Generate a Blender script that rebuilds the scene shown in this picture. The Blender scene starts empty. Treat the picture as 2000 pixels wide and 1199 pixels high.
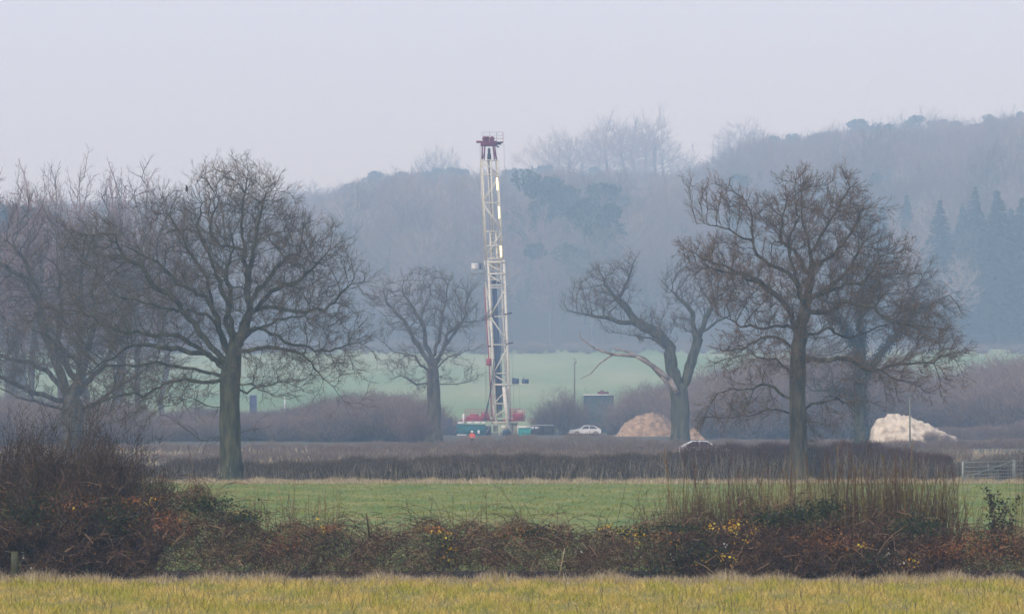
import bpy, math, numpy as np, random
from math import radians, sin, cos, pi

sc = bpy.context.scene
F = 10000.0            # focal length in pixels of the 2000 px wide photograph
CAMH = 4.56
PITCH = math.atan(188.5 / F)

# ---------------------------------------------------------------- camera, sky, sun, exposure
cam_d = bpy.data.cameras.new('camera'); cam = bpy.data.objects.new('camera', cam_d)
sc.collection.objects.link(cam); sc.camera = cam
cam_d.sensor_width = 36.0; cam_d.lens = 36.0 * F / 2000.0
cam_d.clip_start = 1.0; cam_d.clip_end = 12000.0
cam.location = (0, 0, CAMH); cam.rotation_euler = (pi / 2 + PITCH, 0, 0)
cam_d.dof.use_dof = True; cam_d.dof.focus_distance = 420.0; cam_d.dof.aperture_fstop = 5.6

SUN_EL, SUN_AZ = radians(26), radians(215)     # azimuth clockwise from +Y: behind the camera, to the left
world = bpy.data.worlds.new('World'); sc.world = world; world.use_nodes = True
wn = world.node_tree.nodes; wl = world.node_tree.links; wn.clear()
wo = wn.new('ShaderNodeOutputWorld'); bg = wn.new('ShaderNodeBackground'); sky = wn.new('ShaderNodeTexSky')
sky.sky_type = 'NISHITA'; sky.sun_disc = False; sky.sun_elevation = SUN_EL; sky.sun_rotation = SUN_AZ
sky.dust_density = 4.0
mx = wn.new('ShaderNodeMix'); mx.data_type = 'RGBA'; mx.inputs[0].default_value = 0.85
mx.inputs[7].default_value = (6.7, 7.2, 9.6, 1)
wl.new(sky.outputs[0], mx.inputs[6]); wl.new(mx.outputs[2], bg.inputs[0]); wl.new(bg.outputs[0], wo.inputs[0])
bg.inputs[1].default_value = 0.10
sun_d = bpy.data.lights.new('sun', 'SUN'); sun = bpy.data.objects.new('sun', sun_d); sc.collection.objects.link(sun)
sun_d.energy = 1.5; sun_d.angle = radians(12); sun_d.color = (1.0, 0.955, 0.88)
sun.rotation_euler = (pi / 2 - SUN_EL, 0, pi - SUN_AZ)
sc.view_settings.view_transform = 'Standard'; sc.view_settings.look = 'None'
sc.view_settings.exposure = 0.30; sc.view_settings.gamma = 1.0; sc.view_settings.use_curve_mapping = False
sc.cycles.max_bounces = 5; sc.cycles.diffuse_bounces = 2; sc.cycles.glossy_bounces = 2
sc.cycles.transmission_bounces = 3; sc.cycles.transparent_max_bounces = 8; sc.cycles.volume_bounces = 2
sc.cycles.use_denoising = True
HAZE_DENSITY = 0.00052
HAZE_COLOR = (0.52, 0.73, 1.0)

rng = np.random.default_rng(7)
C = sc.collection

# ---------------------------------------------------------------- helpers
def at(px, py, Y):
    """world point seen at photograph pixel (px, py) at distance Y along the view"""
    dx = (px - 1000.0) / F; dy = (599.5 - py) / F
    fy = cos(PITCH) - dy * sin(PITCH); fz = sin(PITCH) + dy * cos(PITCH)
    return np.array([dx / fy * Y, Y, CAMH + fz / fy * Y])

def gx(px, Y): return (px - 1000.0) / F * Y

RIDGE = np.array([(-2500, 30), (-600, 36), (0, 45), (300, 50), (450, 53), (560, 53), (640, 52), (820, 55), (1030, 60), (1200, 61), (1330, 60), (1400, 61),
                  (1450, 68), (1600, 64), (1750, 71), (2000, 77), (2600, 80), (5000, 70)], float)
RIDGE[:, 1] = (RIDGE[:, 1] + 17 - CAMH) * 1.77 + CAMH - 28
def far(Y): return Y if Y < 1104 else 1500 + (Y - 1104) * 2.9
def ground_z(x, Y):
    x = np.asarray(x, float); Y = np.asarray(Y, float)
    t = np.clip((Y - 780) / 720.0, 0, 1)
    z = 19.3 * t ** 1.2
    h = np.interp(x / 0.265 + 1000, RIDGE[:, 0], RIDGE[:, 1]) - 19.3
    s = np.clip((Y - 1485) / 1215.0, 0, 1) ** .62; s = s * s * (3 - 2 * s)
    z = z + h * s
    back = np.clip((Y - 2800) / 1000.0, 0, 1)
    return z - back * 25.0

def mesh_of(name, V, Fc, smooth=False, mats=None):
    """Fc: int array (n,3) or (n,4), or a list of both"""
    if not isinstance(Fc, (list, tuple)): Fc = [Fc]
    Fc = [np.asarray(f, np.int32) for f in Fc if len(f)]
    me = bpy.data.meshes.new(name)
    V = np.asarray(V, np.float32)
    me.vertices.add(len(V)); me.vertices.foreach_set('co', V.ravel())
    nl = sum(f.size for f in Fc); npoly = sum(len(f) for f in Fc)
    me.loops.add(nl); me.polygons.add(npoly)
    me.loops.foreach_set('vertex_index', np.concatenate([f.ravel() for f in Fc]))
    starts = []; o = 0
    for f in Fc:
        starts.append(np.arange(len(f), dtype=np.int32) * f.shape[1] + o); o += f.size
    me.polygons.foreach_set('loop_start', np.concatenate(starts))
    if smooth: me.polygons.foreach_set('use_smooth', np.ones(npoly, bool))
    me.update(calc_edges=True)
    return me

def tag(o, label=None, cat=None, group=None, kind=None):
    if label: o['label'] = label
    if cat: o['category'] = cat
    if group: o['group'] = group
    if kind: o['kind'] = kind
    return o

def empty(name, loc=(0, 0, 0)):
    o = bpy.data.objects.new(name, None); C.objects.link(o); o.location = [float(v) for v in loc]; o.empty_display_size = 0.3
    return o

def obj(name, me, mat=None, parent=None, loc=None):
    if mat is not None and len(me.materials) == 0: me.materials.append(mat)
    o = bpy.data.objects.new(name, me); C.objects.link(o)
    if parent is not None: o.parent = parent
    if loc is not None: o.location = [float(v) for v in loc]
    return o

class MB:
    """collects shapes given in world coordinates, builds ONE mesh object"""
    def __init__(s): s.V = []; s.Q = []; s.T = []; s.n = 0
    def add(s, V, Q=None, T=None):
        V = np.asarray(V, float)
        if Q is not None and len(Q): s.Q.append(np.asarray(Q) + s.n)
        if T is not None and len(T): s.T.append(np.asarray(T) + s.n)
        s.V.append(V); s.n += len(V); return s
    def box(s, c, size, rz=0.0):
        h = np.array(size, float) / 2
        P = np.array([(sx, sy, sz) for sz in (-1, 1) for sx, sy in ((-1, -1), (1, -1), (1, 1), (-1, 1))], float) * h
        if rz:
            R = np.array([(cos(rz), -sin(rz), 0), (sin(rz), cos(rz), 0), (0, 0, 1)]); P = P @ R.T
        return s.add(P + np.asarray(c, float), [(0, 3, 2, 1), (4, 5, 6, 7), (0, 1, 5, 4), (1, 2, 6, 5), (2, 3, 7, 6), (3, 0, 4, 7)])
    def bar(s, a, b, r, k=6, r2=None):
        a = np.asarray(a, float); b = np.asarray(b, float); d = b - a; L = np.linalg.norm(d); d = d / max(L, 1e-9)
        u = np.cross(d, (0.31, 0.95, 0.05) if abs(d[1]) < 0.9 else (1, 0, 0)); u /= np.linalg.norm(u); v = np.cross(d, u)
        an = np.arange(k) * 2 * pi / k + (pi / 4 if k == 4 else 0)
        ring = np.cos(an)[:, None] * u + np.sin(an)[:, None] * v
        r2 = r if r2 is None else r2
        V = np.concatenate([a + ring * r, b + ring * r2, [a], [b]])
        i = np.arange(k); j = (i + 1) % k
        return s.add(V, np.stack([i, j, j + k, i + k], 1), np.concatenate([np.stack([j, i, np.full(k, 2 * k)], 1), np.stack([i + k, j + k, np.full(k, 2 * k + 1)], 1)]))
    def disc(s, c, r, w, axis=1, k=16):
        a = np.array(c, float); b = a.copy(); a[axis] -= w / 2; b[axis] += w / 2
        return s.bar(a, b, r, k)
    def build(s, name, mat, parent=None, smooth=False, origin=None):
        V = np.concatenate(s.V)
        o = np.array(parent.location if parent is not None else (origin if origin is not None else V.mean(0)), float)
        if parent is not None and parent.parent is not None: o = o + np.array(parent.parent.location, float)
        f = []
        if s.Q: f.append(np.concatenate(s.Q))
        if s.T: f.append(np.concatenate(s.T))
        me = mesh_of(name, V - o, f, smooth)
        ob = obj(name, me, mat, parent)
        if parent is None: ob.location = o
        return ob

def unit(v): return v / np.maximum(np.linalg.norm(v, axis=-1, keepdims=True), 1e-9)

def frames(d):
    ref = np.where(np.abs(d[:, 1:2]) > 0.92, np.array([[1.0, 0.1, 0.0]]), np.array([[0.25, 0.96, 0.1]]))
    u = unit(np.cross(d, ref)); v = np.cross(d, u); return u, v

def tubes(P0, P1, D0, D1, R0, R1, k):
    n = len(P0); an = np.arange(k) * 2 * pi / k
    u0, v0 = frames(D0); u1, v1 = frames(D1)
    ca = np.cos(an)[None, :, None]; sa = np.sin(an)[None, :, None]
    r0 = P0[:, None] + (u0[:, None] * ca + v0[:, None] * sa) * R0[:, None, None]
    r1 = P1[:, None] + (u1[:, None] * ca + v1[:, None] * sa) * R1[:, None, None]
    V = np.concatenate([r0, r1], 1).reshape(-1, 3)
    i = np.arange(k); j = (i + 1) % k
    q = np.stack([i, j, j + k, i + k], 1)
    Q = (q[None] + (np.arange(n) * 2 * k)[:, None, None]).reshape(-1, 4)
    return V, Q

def cones(P0, P1, R0):
    """three-sided spikes"""
    n = len(P0); d = unit(P1 - P0); u, v = frames(d)
    an = np.arange(3) * 2 * pi / 3
    r = P0[:, None] + (u[:, None] * np.cos(an)[None, :, None] + v[:, None] * np.sin(an)[None, :, None]) * R0[:, None, None]
    V = np.concatenate([r, P1[:, None]], 1).reshape(-1, 3)
    t = np.array([(0, 1, 3), (1, 2, 3), (2, 0, 3)])
    T = (t[None] + (np.arange(n) * 4)[:, None, None]).reshape(-1, 3)
    return V, T

def join(*parts):
    V = []; Q = []; T = []; n = 0
    for v, f in parts:
        if len(v) == 0: continue
        V.append(v); (Q if f.shape[1] == 4 else T).append(f + n); n += len(v)
    out = []
    if Q: out.append(np.concatenate(Q))
    if T: out.append(np.concatenate(T))
    return np.concatenate(V), out

def leaves(P, size, rg, N=None, aspect=0.6, upbias=0.0):
    """one bent diamond (2 triangles) per point"""
    n = len(P); a = unit(rg.normal(size=(n, 3)) + np.array([0, 0, upbias])); b = unit(np.cross(a, rg.normal(size=(n, 3))))
    s = (size * rg.uniform(0.6, 1.3, n))[:, None]
    c = np.cross(a, b) * s * 0.18
    V = np.stack([P - a * s * .5, P + b * s * aspect * .5 + c, P + a * s * .5, P - b * s * aspect * .5 + c], 1).reshape(-1, 3)
    T = (np.array([(0, 1, 2), (0, 2, 3)])[None] + (np.arange(n) * 4)[:, None, None]).reshape(-1, 3)
    return V, T

def blades(P, h, w, rg, lean=0.35):
    """grass blades: a quad and a tip triangle each"""
    n = len(P); a = rg.uniform(0, 2 * pi, n); s = np.stack([np.cos(a), np.sin(a) * .5, np.zeros(n)], 1)
    L = np.stack([rg.normal(0, lean, n), rg.normal(0, lean, n), np.ones(n)], 1) * h[:, None]
    L2 = L + np.stack([rg.normal(0, lean, n), rg.normal(0, lean, n), np.full(n, -.1)], 1) * h[:, None] * .7
    w = w[:, None]
    V = np.stack([P - s * w / 2, P + s * w / 2, P + L * .55 + s * w * .35, P + L * .55 - s * w * .35, P + L2], 1).reshape(-1, 3)
    o = (np.arange(n) * 5)[:, None, None]
    T = (np.array([(0, 1, 2), (0, 2, 3), (3, 2, 4)])[None] + o).reshape(-1, 3)
    return V, T

# ---------------------------------------------------------------- materials
def mat(name, col, rough=0.85, col2=None, scale=3.0, bump=0.0, island=None, spec=0.2, emit=0.0, detail=6.0, stretch=None, contrast=(0.35, 0.65), metal=0.0, objrand=None):
    m = bpy.data.materials.new(name); m.use_nodes = True
    nt = m.node_tree; N = nt.nodes; L = nt.links
    b = N['Principled BSDF']; b.inputs['Roughness'].default_value = rough; b.inputs['Specular IOR Level'].default_value = spec
    b.inputs['Metallic'].default_value = metal
    c4 = lambda c: (c[0], c[1], c[2], 1)
    b.inputs['Base Color'].default_value = c4(col)
    out = None
    tc = N.new('ShaderNodeNewGeometry')
    vec = tc.outputs['Position']
    if stretch:
        mp = N.new('ShaderNodeMapping'); mp.inputs['Scale'].default_value = stretch; L.new(vec, mp.inputs[0]); vec = mp.outputs[0]
    nz = N.new('ShaderNodeTexNoise'); nz.inputs['Scale'].default_value = scale; nz.inputs['Detail'].default_value = detail
    nz.inputs['Roughness'].default_value = 0.62
    L.new(vec, nz.inputs['Vector'])
    if col2 is not None:
        r = N.new('ShaderNodeValToRGB'); r.color_ramp.elements[0].position = contrast[0]; r.color_ramp.elements[1].position = contrast[1]
        r.color_ramp.elements[0].color = c4(col); r.color_ramp.elements[1].color = c4(col2)
        L.new(nz.outputs[0], r.inputs[0]); out = r.outputs[0]
    if island is not None:
        r2 = N.new('ShaderNodeValToRGB'); els = r2.color_ramp.elements; r2.color_ramp.interpolation = 'LINEAR'
        els[0].color = c4(island[0][1]); els[0].position = island[0][0]
        els[1].color = c4(island[1][1]); els[1].position = island[1][0]
        for p_, c_ in island[2:]:
            e = els.new(p_); e.color = c4(c_)
        L.new(tc.outputs['Random Per Island'], r2.inputs[0])
        if out is None: out = r2.outputs[0]
        else:
            mm = N.new('ShaderNodeMix'); mm.data_type = 'RGBA'; mm.inputs[0].default_value = 0.55
            L.new(out, mm.inputs[6]); L.new(r2.outputs[0], mm.inputs[7]); out = mm.outputs[2]
    if objrand is not None:
        oi = N.new('ShaderNodeObjectInfo'); r3 = N.new('ShaderNodeValToRGB'); els = r3.color_ramp.elements
        els[0].color = c4(objrand[0]); els[1].color = c4(objrand[1])
        for k_, c_ in enumerate(objrand[2:]):
            e = els.new((k_ + 1) / (len(objrand) - 1)); e.color = c4(c_)
        L.new(oi.outputs['Random'], r3.inputs[0])
        mm = N.new('ShaderNodeMix'); mm.data_type = 'RGBA'; mm.inputs[0].default_value = 0.75
        L.new(out, mm.inputs[6]); L.new(r3.outputs[0], mm.inputs[7]); out = mm.outputs[2]
    if out is not None: L.new(out, b.inputs['Base Color'])
    if bump:
        bp = N.new('ShaderNodeBump'); bp.inputs['Strength'].default_value = 0.8; bp.inputs['Distance'].default_value = bump
        L.new(nz.outputs[0], bp.inputs['Height']); L.new(bp.outputs[0], b.inputs['Normal'])
    if emit:
        b.inputs['Emission Color'].default_value = c4(col); b.inputs['Emission Strength'].default_value = emit
    return m

M = {}
M['bark'] = mat('bark', (0.022, 0.021, 0.015), col2=(0.14, 0.12, 0.075), scale=2.6, bump=0.10, stretch=(1, 1, .22), contrast=(.38, .68), detail=8)
M['bark_green'] = mat('mossy_bark', (0.016, 0.024, 0.014), col2=(0.12, 0.115, 0.062), scale=2.4, bump=0.10, stretch=(1, 1, .22), contrast=(.38, .68), detail=8)
M['deadwood'] = mat('dead_wood', (0.14, 0.10, 0.085), col2=(0.36, 0.32, 0.29), scale=1.5, bump=0.03)
M['twig'] = mat('oak_twigs', (0.045, 0.038, 0.030), island=[(0, (0.030, 0.027, 0.016)), (1, (0.26, 0.18, 0.105)), (.55, (0.078, 0.060, 0.036))])
M['twig_red'] = mat('russet_oak_twigs', (0.07, 0.05, 0.035), island=[(0, (0.036, 0.027, 0.016)), (1, (0.28, 0.165, 0.085)), (.5, (0.10, 0.068, 0.040))])
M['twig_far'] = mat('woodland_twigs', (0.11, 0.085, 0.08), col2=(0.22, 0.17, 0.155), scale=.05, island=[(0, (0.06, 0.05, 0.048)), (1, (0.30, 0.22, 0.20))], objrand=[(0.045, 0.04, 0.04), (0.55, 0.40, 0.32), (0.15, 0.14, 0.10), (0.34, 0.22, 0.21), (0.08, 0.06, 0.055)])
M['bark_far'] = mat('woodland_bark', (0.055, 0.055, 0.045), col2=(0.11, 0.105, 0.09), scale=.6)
M['conifer'] = mat('conifer_needles', (0.006, 0.018, 0.018), island=[(0, (0.004, 0.014, 0.014)), (1, (0.018, 0.038, 0.034))])
M['pine'] = mat('pine_needles', (0.015, 0.035, 0.03), island=[(0, (0.012, 0.034, 0.028)), (1, (0.035, 0.062, 0.048))])
M['hedge'] = mat('hedge_twigs', (0.052, 0.038, 0.028), col2=(0.16, 0.11, 0.075), scale=.7, island=[(0, (0.022, 0.018, 0.016)), (1, (0.30, 0.23, 0.16)), (.75, (0.075, 0.056, 0.046))])
M['hedge_stem'] = mat('pale_hedge_stems', (0.16, 0.135, 0.10), island=[(0, (0.06, 0.05, 0.04)), (1, (0.42, 0.36, 0.27))])
M['hedge_red'] = mat('red_hedge_twigs', (0.06, 0.028, 0.026), col2=(0.13, 0.06, 0.05), scale=.6, island=[(0, (0.028, 0.016, 0.016)), (1, (0.24, 0.10, 0.08)), (.7, (0.085, 0.04, 0.035))])
M['scrub'] = mat('scrub_twigs', (0.11, 0.078, 0.060), col2=(0.25, 0.175, 0.13), scale=.35, island=[(0, (0.04, 0.03, 0.028)), (1, (0.36, 0.26, 0.20))])
M['scrub_red'] = mat('rust_scrub_twigs', (0.12, 0.06, 0.05), island=[(0, (0.06, 0.04, 0.035)), (1, (0.24, 0.12, 0.09))])
M['thicket'] = mat('thicket_twigs', (0.030, 0.020, 0.013), col2=(0.06, 0.04, 0.024), scale=.9, island=[(0, (0.018, 0.012, 0.008)), (1, (0.32, 0.21, 0.13)), (.7, (0.060, 0.040, 0.024))])
M['cane'] = mat('bramble_canes', (0.05, 0.026, 0.018), island=[(0, (0.020, 0.012, 0.008)), (1, (0.52, 0.34, 0.20)), (.5, (0.070, 0.034, 0.020)), (.82, (0.20, 0.105, 0.056))])
M['bramble'] = mat('bramble_leaves', (0.17, 0.066, 0.030), col2=(0.050, 0.038, 0.014), scale=.42, contrast=(.46, .62),
                   island=[(0, (0.014, 0.008, 0.005)), (1, (0.44, 0.23, 0.09)), (.45, (0.060, 0.027, 0.013)), (.7, (0.035, 0.034, 0.010)), (.88, (0.17, 0.075, 0.030))])
M['greenleaf'] = mat('evergreen_leaves', (0.03, 0.04, 0.01), rough=.6, spec=.15, island=[(0, (0.010, 0.016, 0.006)), (1, (0.17, 0.18, 0.05)), (.6, (0.030, 0.045, 0.012)), (.9, (0.06, 0.075, 0.022))])
M['darkleaf'] = mat('dark_leaves', (0.02, 0.02, 0.01), island=[(0, (0.008, 0.010, 0.006)), (1, (0.05, 0.04, 0.02))])
M['rustleaf'] = mat('rust_leaves', (0.2, 0.08, 0.03), island=[(0, (0.09, 0.03, 0.012)), (1, (0.50, 0.22, 0.07)), (.5, (0.20, 0.075, 0.028))])
M['yellowleaf'] = mat('yellow_leaves', (0.6, 0.36, 0.02), island=[(0, (0.55, 0.24, 0.01)), (1, (0.75, 0.62, 0.08)), (.5, (0.66, 0.40, 0.015))])
M['paleleaf'] = mat('pale_seed_heads', (0.6, 0.55, 0.45), island=[(0, (0.4, 0.36, 0.25)), (1, (0.7, 0.68, 0.6))])
M['ivy'] = mat('ivy_leaves', (0.015, 0.035, 0.028), island=[(0, (0.010, 0.026, 0.020)), (1, (0.035, 0.065, 0.045))])
M['shoot'] = mat('willow_shoots', (0.12, 0.085, 0.03), island=[(0, (0.05, 0.032, 0.014)), (1, (0.34, 0.25, 0.10)), (.6, (0.15, 0.10, 0.04))], objrand=[(0.06, 0.035, 0.016), (0.28, 0.21, 0.08), (0.12, 0.07, 0.03)])
M['shoot_red'] = mat('red_willow_shoots', (0.08, 0.04, 0.03), island=[(0, (0.04, 0.022, 0.018)), (1, (0.16, 0.075, 0.05))])
M['stalk'] = mat('dead_stalks', (0.05, 0.04, 0.025), col2=(0.10, 0.08, 0.045), scale=4)
M['nearblades'] = mat('meadow_grass', (0.58, 0.38, 0.15), col2=(0.20, 0.25, 0.012), scale=.9, contrast=(.42, .58), stretch=(1, .22, 1), detail=8,
                      island=[(0, (0.09, 0.10, 0.012)), (1, (0.95, 0.70, 0.24)), (.4, (0.38, 0.35, 0.02)), (.75, (0.68, 0.50, 0.07))])
M['nearground'] = mat('meadow_ground', (0.30, 0.23, 0.06), col2=(0.20, 0.19, 0.03), scale=.8, bump=.05)
M['soil'] = mat('bank_soil', (0.018, 0.013, 0.009), col2=(0.045, 0.032, 0.02), scale=3, bump=.05)
M['field'] = mat('pasture', (0.10, 0.18, 0.018), col2=(0.26, 0.25, 0.055), scale=.30, detail=10, bump=.12, stretch=(1, .35, 1), contrast=(.38, .64))
M['fieldblades'] = mat('pasture_grass', (0.11, 0.18, 0.018), col2=(0.27, 0.25, 0.05), scale=.35, stretch=(1, .35, 1), detail=9, contrast=(.4, .62), island=[(0, (0.07, 0.14, 0.012)), (1, (0.34, 0.31, 0.07))])
M['rough'] = mat('rough_pasture', (0.12, 0.10, 0.06), col2=(0.06, 0.065, 0.035), scale=.12, bump=.1)
M['straw'] = mat('dry_grass', (0.34, 0.27, 0.16), island=[(0, (0.22, 0.16, 0.09)), (1, (0.58, 0.47, 0.30))])
M['farfield'] = mat('winter_crop', (0.12, 0.23, 0.07), col2=(0.30, 0.33, 0.16), scale=.028, bump=.05, stretch=(1, .16, 1), contrast=(.36, .66), detail=12)
M['woodfloor'] = mat('leaf_litter', (0.075, 0.052, 0.036), col2=(0.05, 0.04, 0.03), scale=.05, bump=.3)
M['white'] = mat('cream_white_paint', (0.74, 0.71, 0.60), rough=.5, col2=(0.50, 0.46, 0.37), scale=2.2, contrast=(.45, .75), detail=8)
M['purewhite'] = mat('white_paint', (0.82, 0.82, 0.82), rough=.4)
M['redpaint'] = mat('red_paint', (0.42, 0.035, 0.065), rough=.5, col2=(0.30, 0.03, 0.06), scale=1.5)
M['dullred'] = mat('dull_red_paint', (0.16, 0.035, 0.045), rough=.7)
M['dullteal'] = mat('weathered_teal', (0.03, 0.075, 0.085), rough=.7, col2=(0.05, 0.09, 0.09), scale=.8)
M['crownpaint'] = mat('crimson_paint', (0.20, 0.010, 0.075), rough=.5, col2=(0.13, 0.010, 0.05), scale=1.5)
M['dark'] = mat('dark_steel', (0.02, 0.025, 0.035), rough=.5)
M['bluedark'] = mat('blue_steel', (0.03, 0.06, 0.13), rough=.45)
M['teal'] = mat('teal_paint', (0.0, 0.16, 0.17), rough=.5, col2=(0.01, 0.10, 0.13), scale=.8)
M['turq'] = mat('turquoise_paint', (0.01, 0.42, 0.38), rough=.5, col2=(0.01, 0.34, 0.32), scale=.8)
M['cream'] = mat('cream_panel', (0.5, 0.48, 0.36), rough=.6, col2=(0.36, 0.35, 0.27), scale=1.2)
M['lamp'] = mat('tube_light', (1.0, 0.84, 0.50), emit=1.7)
M['tubeglow'] = M['lamp']
M['glass'] = mat('car_glass', (0.03, 0.04, 0.05), rough=.08, spec=.6)
M['carwhite'] = mat('white_car_paint', (0.80, 0.80, 0.80), rough=.25, spec=.5)
M['tyre'] = mat('rubber', (0.015, 0.015, 0.015), rough=.9)
M['rim'] = mat('alloy', (0.4, 0.4, 0.42), rough=.4, metal=.6)
M['mound'] = mat('orange_subsoil', (0.24, 0.15, 0.09), col2=(0.52, 0.36, 0.23), scale=1.2, bump=.3, detail=10)
M['chalk'] = mat('pale_chalk_spoil', (0.34, 0.26, 0.17), col2=(0.76, 0.65, 0.49), scale=1.1, bump=.16, detail=10, contrast=(.3, .58))
M['galv'] = mat('galvanised_steel', (0.34, 0.35, 0.32), rough=.6, col2=(0.22, 0.24, 0.2), scale=4)
M['post'] = mat('weathered_post', (0.11, 0.11, 0.05), col2=(0.05, 0.05, 0.03), scale=9, bump=.02, stretch=(1, 1, .2))
M['polewood'] = mat('pole_timber', (0.09, 0.085, 0.06), col2=(0.14, 0.13, 0.10), scale=2)
M['polegreen'] = mat('grey_green_pole', (0.16, 0.18, 0.15), col2=(0.2, 0.21, 0.18), scale=3)
M['hivis'] = mat('orange_red_jacket', (0.80, 0.10, 0.05), rough=.7)
M['stripe'] = mat('reflective_tape', (0.75, 0.75, 0.7), rough=.4)
M['trousers'] = mat('dark_trousers', (0.02, 0.03, 0.05), rough=.9)
M['skin'] = mat('skin', (0.42, 0.25, 0.18), rough=.6)
M['hair'] = mat('dark_hair', (0.02, 0.015, 0.01))
M['crow'] = mat('black_feathers', (0.010, 0.010, 0.014), rough=.5)
M['bluebox'] = mat('dark_blue_plastic', (0.05, 0.06, 0.13), rough=.6)
M['slate'] = mat('blue_grey_sheeting', (0.06, 0.075, 0.12), rough=.6, col2=(0.045, 0.055, 0.09), scale=1)
M['stick'] = mat('yellow_stick', (0.55, 0.42, 0.12))

# ---------------------------------------------------------------- ground sheets (all share one height function)
def sheet(name, y0, y1, ny, m, y_list=None):
    xs = np.concatenate([np.linspace(-2500, -420, 10), np.linspace(-400, -90, 22), np.linspace(-80, 80, 81), np.linspace(90, 400, 22), np.linspace(420, 2500, 10)])
    ys = np.linspace(y0, y1, ny) if y_list is None else np.array(y_list, float)
    X, Y = np.meshgrid(xs, ys)
    Z = ground_z(X, Y)
    V = np.stack([X, Y, Z], -1).reshape(-1, 3)
    nx = len(xs); i = np.arange(len(ys) - 1)[:, None] * nx + np.arange(nx - 1)[None]
    i = i.ravel(); Q = np.stack([i, i + 1, i + nx + 1, i + nx], 1)
    o = obj(name, mesh_of(name, V, Q, True), m); o['kind'] = 'structure'
    return o
sheet('meadow_ground', -300, 131.5, 40, M['nearground'])
sheet('hedge_bank', 131.5, 140, 4, M['soil'])
sheet('pasture_ground', 140, 300, 30, M['field'])
sheet('rough_ground', 300, 790, 40, M['rough'])
sheet('far_field', 790, 1500, 70, M['farfield'])
sheet('wooded_hill', 1500, 6000, 0, M['woodfloor'], y_list=list(np.linspace(1500, 2900, 90)) + list(np.linspace(2950, 6000, 30)))

# ---------------------------------------------------------------- trees
def resample(pl, step):
    out = [pl[0]]
    for a, b in zip(pl[:-1], pl[1:]):
        n = max(1, int(round(np.linalg.norm(b - a) / step)))
        for k in range(1, n + 1): out.append(a + (b - a) * k / n)
    return np.array(out)

def colonize(seeds, A, step, di, dk, rg, jit=0.25, up=0.08, maxit=90, wob=0.09, out=0.0):
    """seeds: list of polylines; the first is the trunk. returns nodes, parents"""
    P = []; par = []
    for si, pl in enumerate(seeds):
        pl = resample(np.asarray(pl, float), step)
        if si == 0:
            for k, p in enumerate(pl): P.append(p); par.append(k - 1)
        else:
            PP = np.array(P); j = int(np.argmin(((PP - pl[0]) ** 2).sum(1)))
            off = np.cumsum(rg.normal(0, wob, (len(pl), 3)), 0)
            for k in range(1, len(pl)):
                P.append(pl[k] + off[k]); par.append(j); j = len(P) - 1
    OC = np.asarray(seeds[0][-1]) - np.array([0, 0, 1.0])
    P = np.array(P); par = list(par); kids = np.zeros(len(P), int)
    for i_ in par:
        if i_ >= 0: kids[i_] += 1
    nd = np.full(len(A), 1e9); ni = np.zeros(len(A), int); first = 0
    for it in range(maxit):
        if len(A) == 0: break
        new = P[first:]
        for c in range(0, len(new), 400):
            ch = new[c:c + 400]
            D = (A ** 2).sum(1)[:, None] + (ch ** 2).sum(1)[None] - 2 * A @ ch.T
            m = D.argmin(1); dmin = D[np.arange(len(A)), m]
            b = dmin < nd; nd[b] = dmin[b]; ni[b] = m[b] + first + c
        keep = nd > dk * dk; A = A[keep]; nd = nd[keep]; ni = ni[keep]
        if len(A) == 0: break
        act = (nd < di * di) & (kids[ni] < 3)
        if not act.any(): break
        S = np.zeros_like(P); v = unit(A[act] - P[ni[act]]); np.add.at(S, ni[act], v)
        src = np.unique(ni[act])
        pa = np.array(par)[src]; od = unit(P[src] - P[np.maximum(pa, 0)])
        d = unit(S[src]) + od * 0.35 + (unit(P[src] - OC) * out if out else 0) + rg.normal(0, jit, (len(src), 3)); d[:, 2] += up
        d = unit(d)
        first = len(P)
        P = np.concatenate([P, P[src] + d * step]); par += list(src); kids[src] += 1
        kids = np.concatenate([kids, np.zeros(len(src), int)])
    return P, np.array(par)

def radii(P, par, tip, rbase):
    n = len(P); cnt = np.zeros(n); nk = np.zeros(n, int)
    for i in range(n - 1, 0, -1):
        if cnt[i] == 0: cnt[i] = 1
        cnt[par[i]] += cnt[i]; nk[par[i]] += 1
    e = math.log(max(cnt[0], 2)) / math.log(rbase / tip)
    r = tip * cnt ** (1 / e)
    return np.maximum(r, tip), nk

def tree_geo(P, par, r, kmap, flare=None):
    """rings and quads per segment; returns list of (mask, V, Q)"""
    n = len(P); d = np.zeros_like(P); idx = np.arange(1, n); d[idx] = unit(P[idx] - P[par[idx]]); d[0] = (0, 0, 1)
    main = np.full(n, -1); best = np.zeros(n)
    for i in idx:
        p = par[i]
        if r[i] > best[p]: best[p] = r[i]; main[p] = i
    T = d.copy(); has = main >= 0; T[has] = unit(d[has] + d[main[has]])
    ismain = main[par[idx]] == idx
    D0 = np.where(ismain[:, None], T[par[idx]], d[idx]); R0 = np.where(ismain, r[par[idx]], np.minimum(r[idx] * 1.15, r[par[idx]]))
    return idx, P[par[idx]], P[idx], D0, T[idx], R0, r[idx], d

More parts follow.
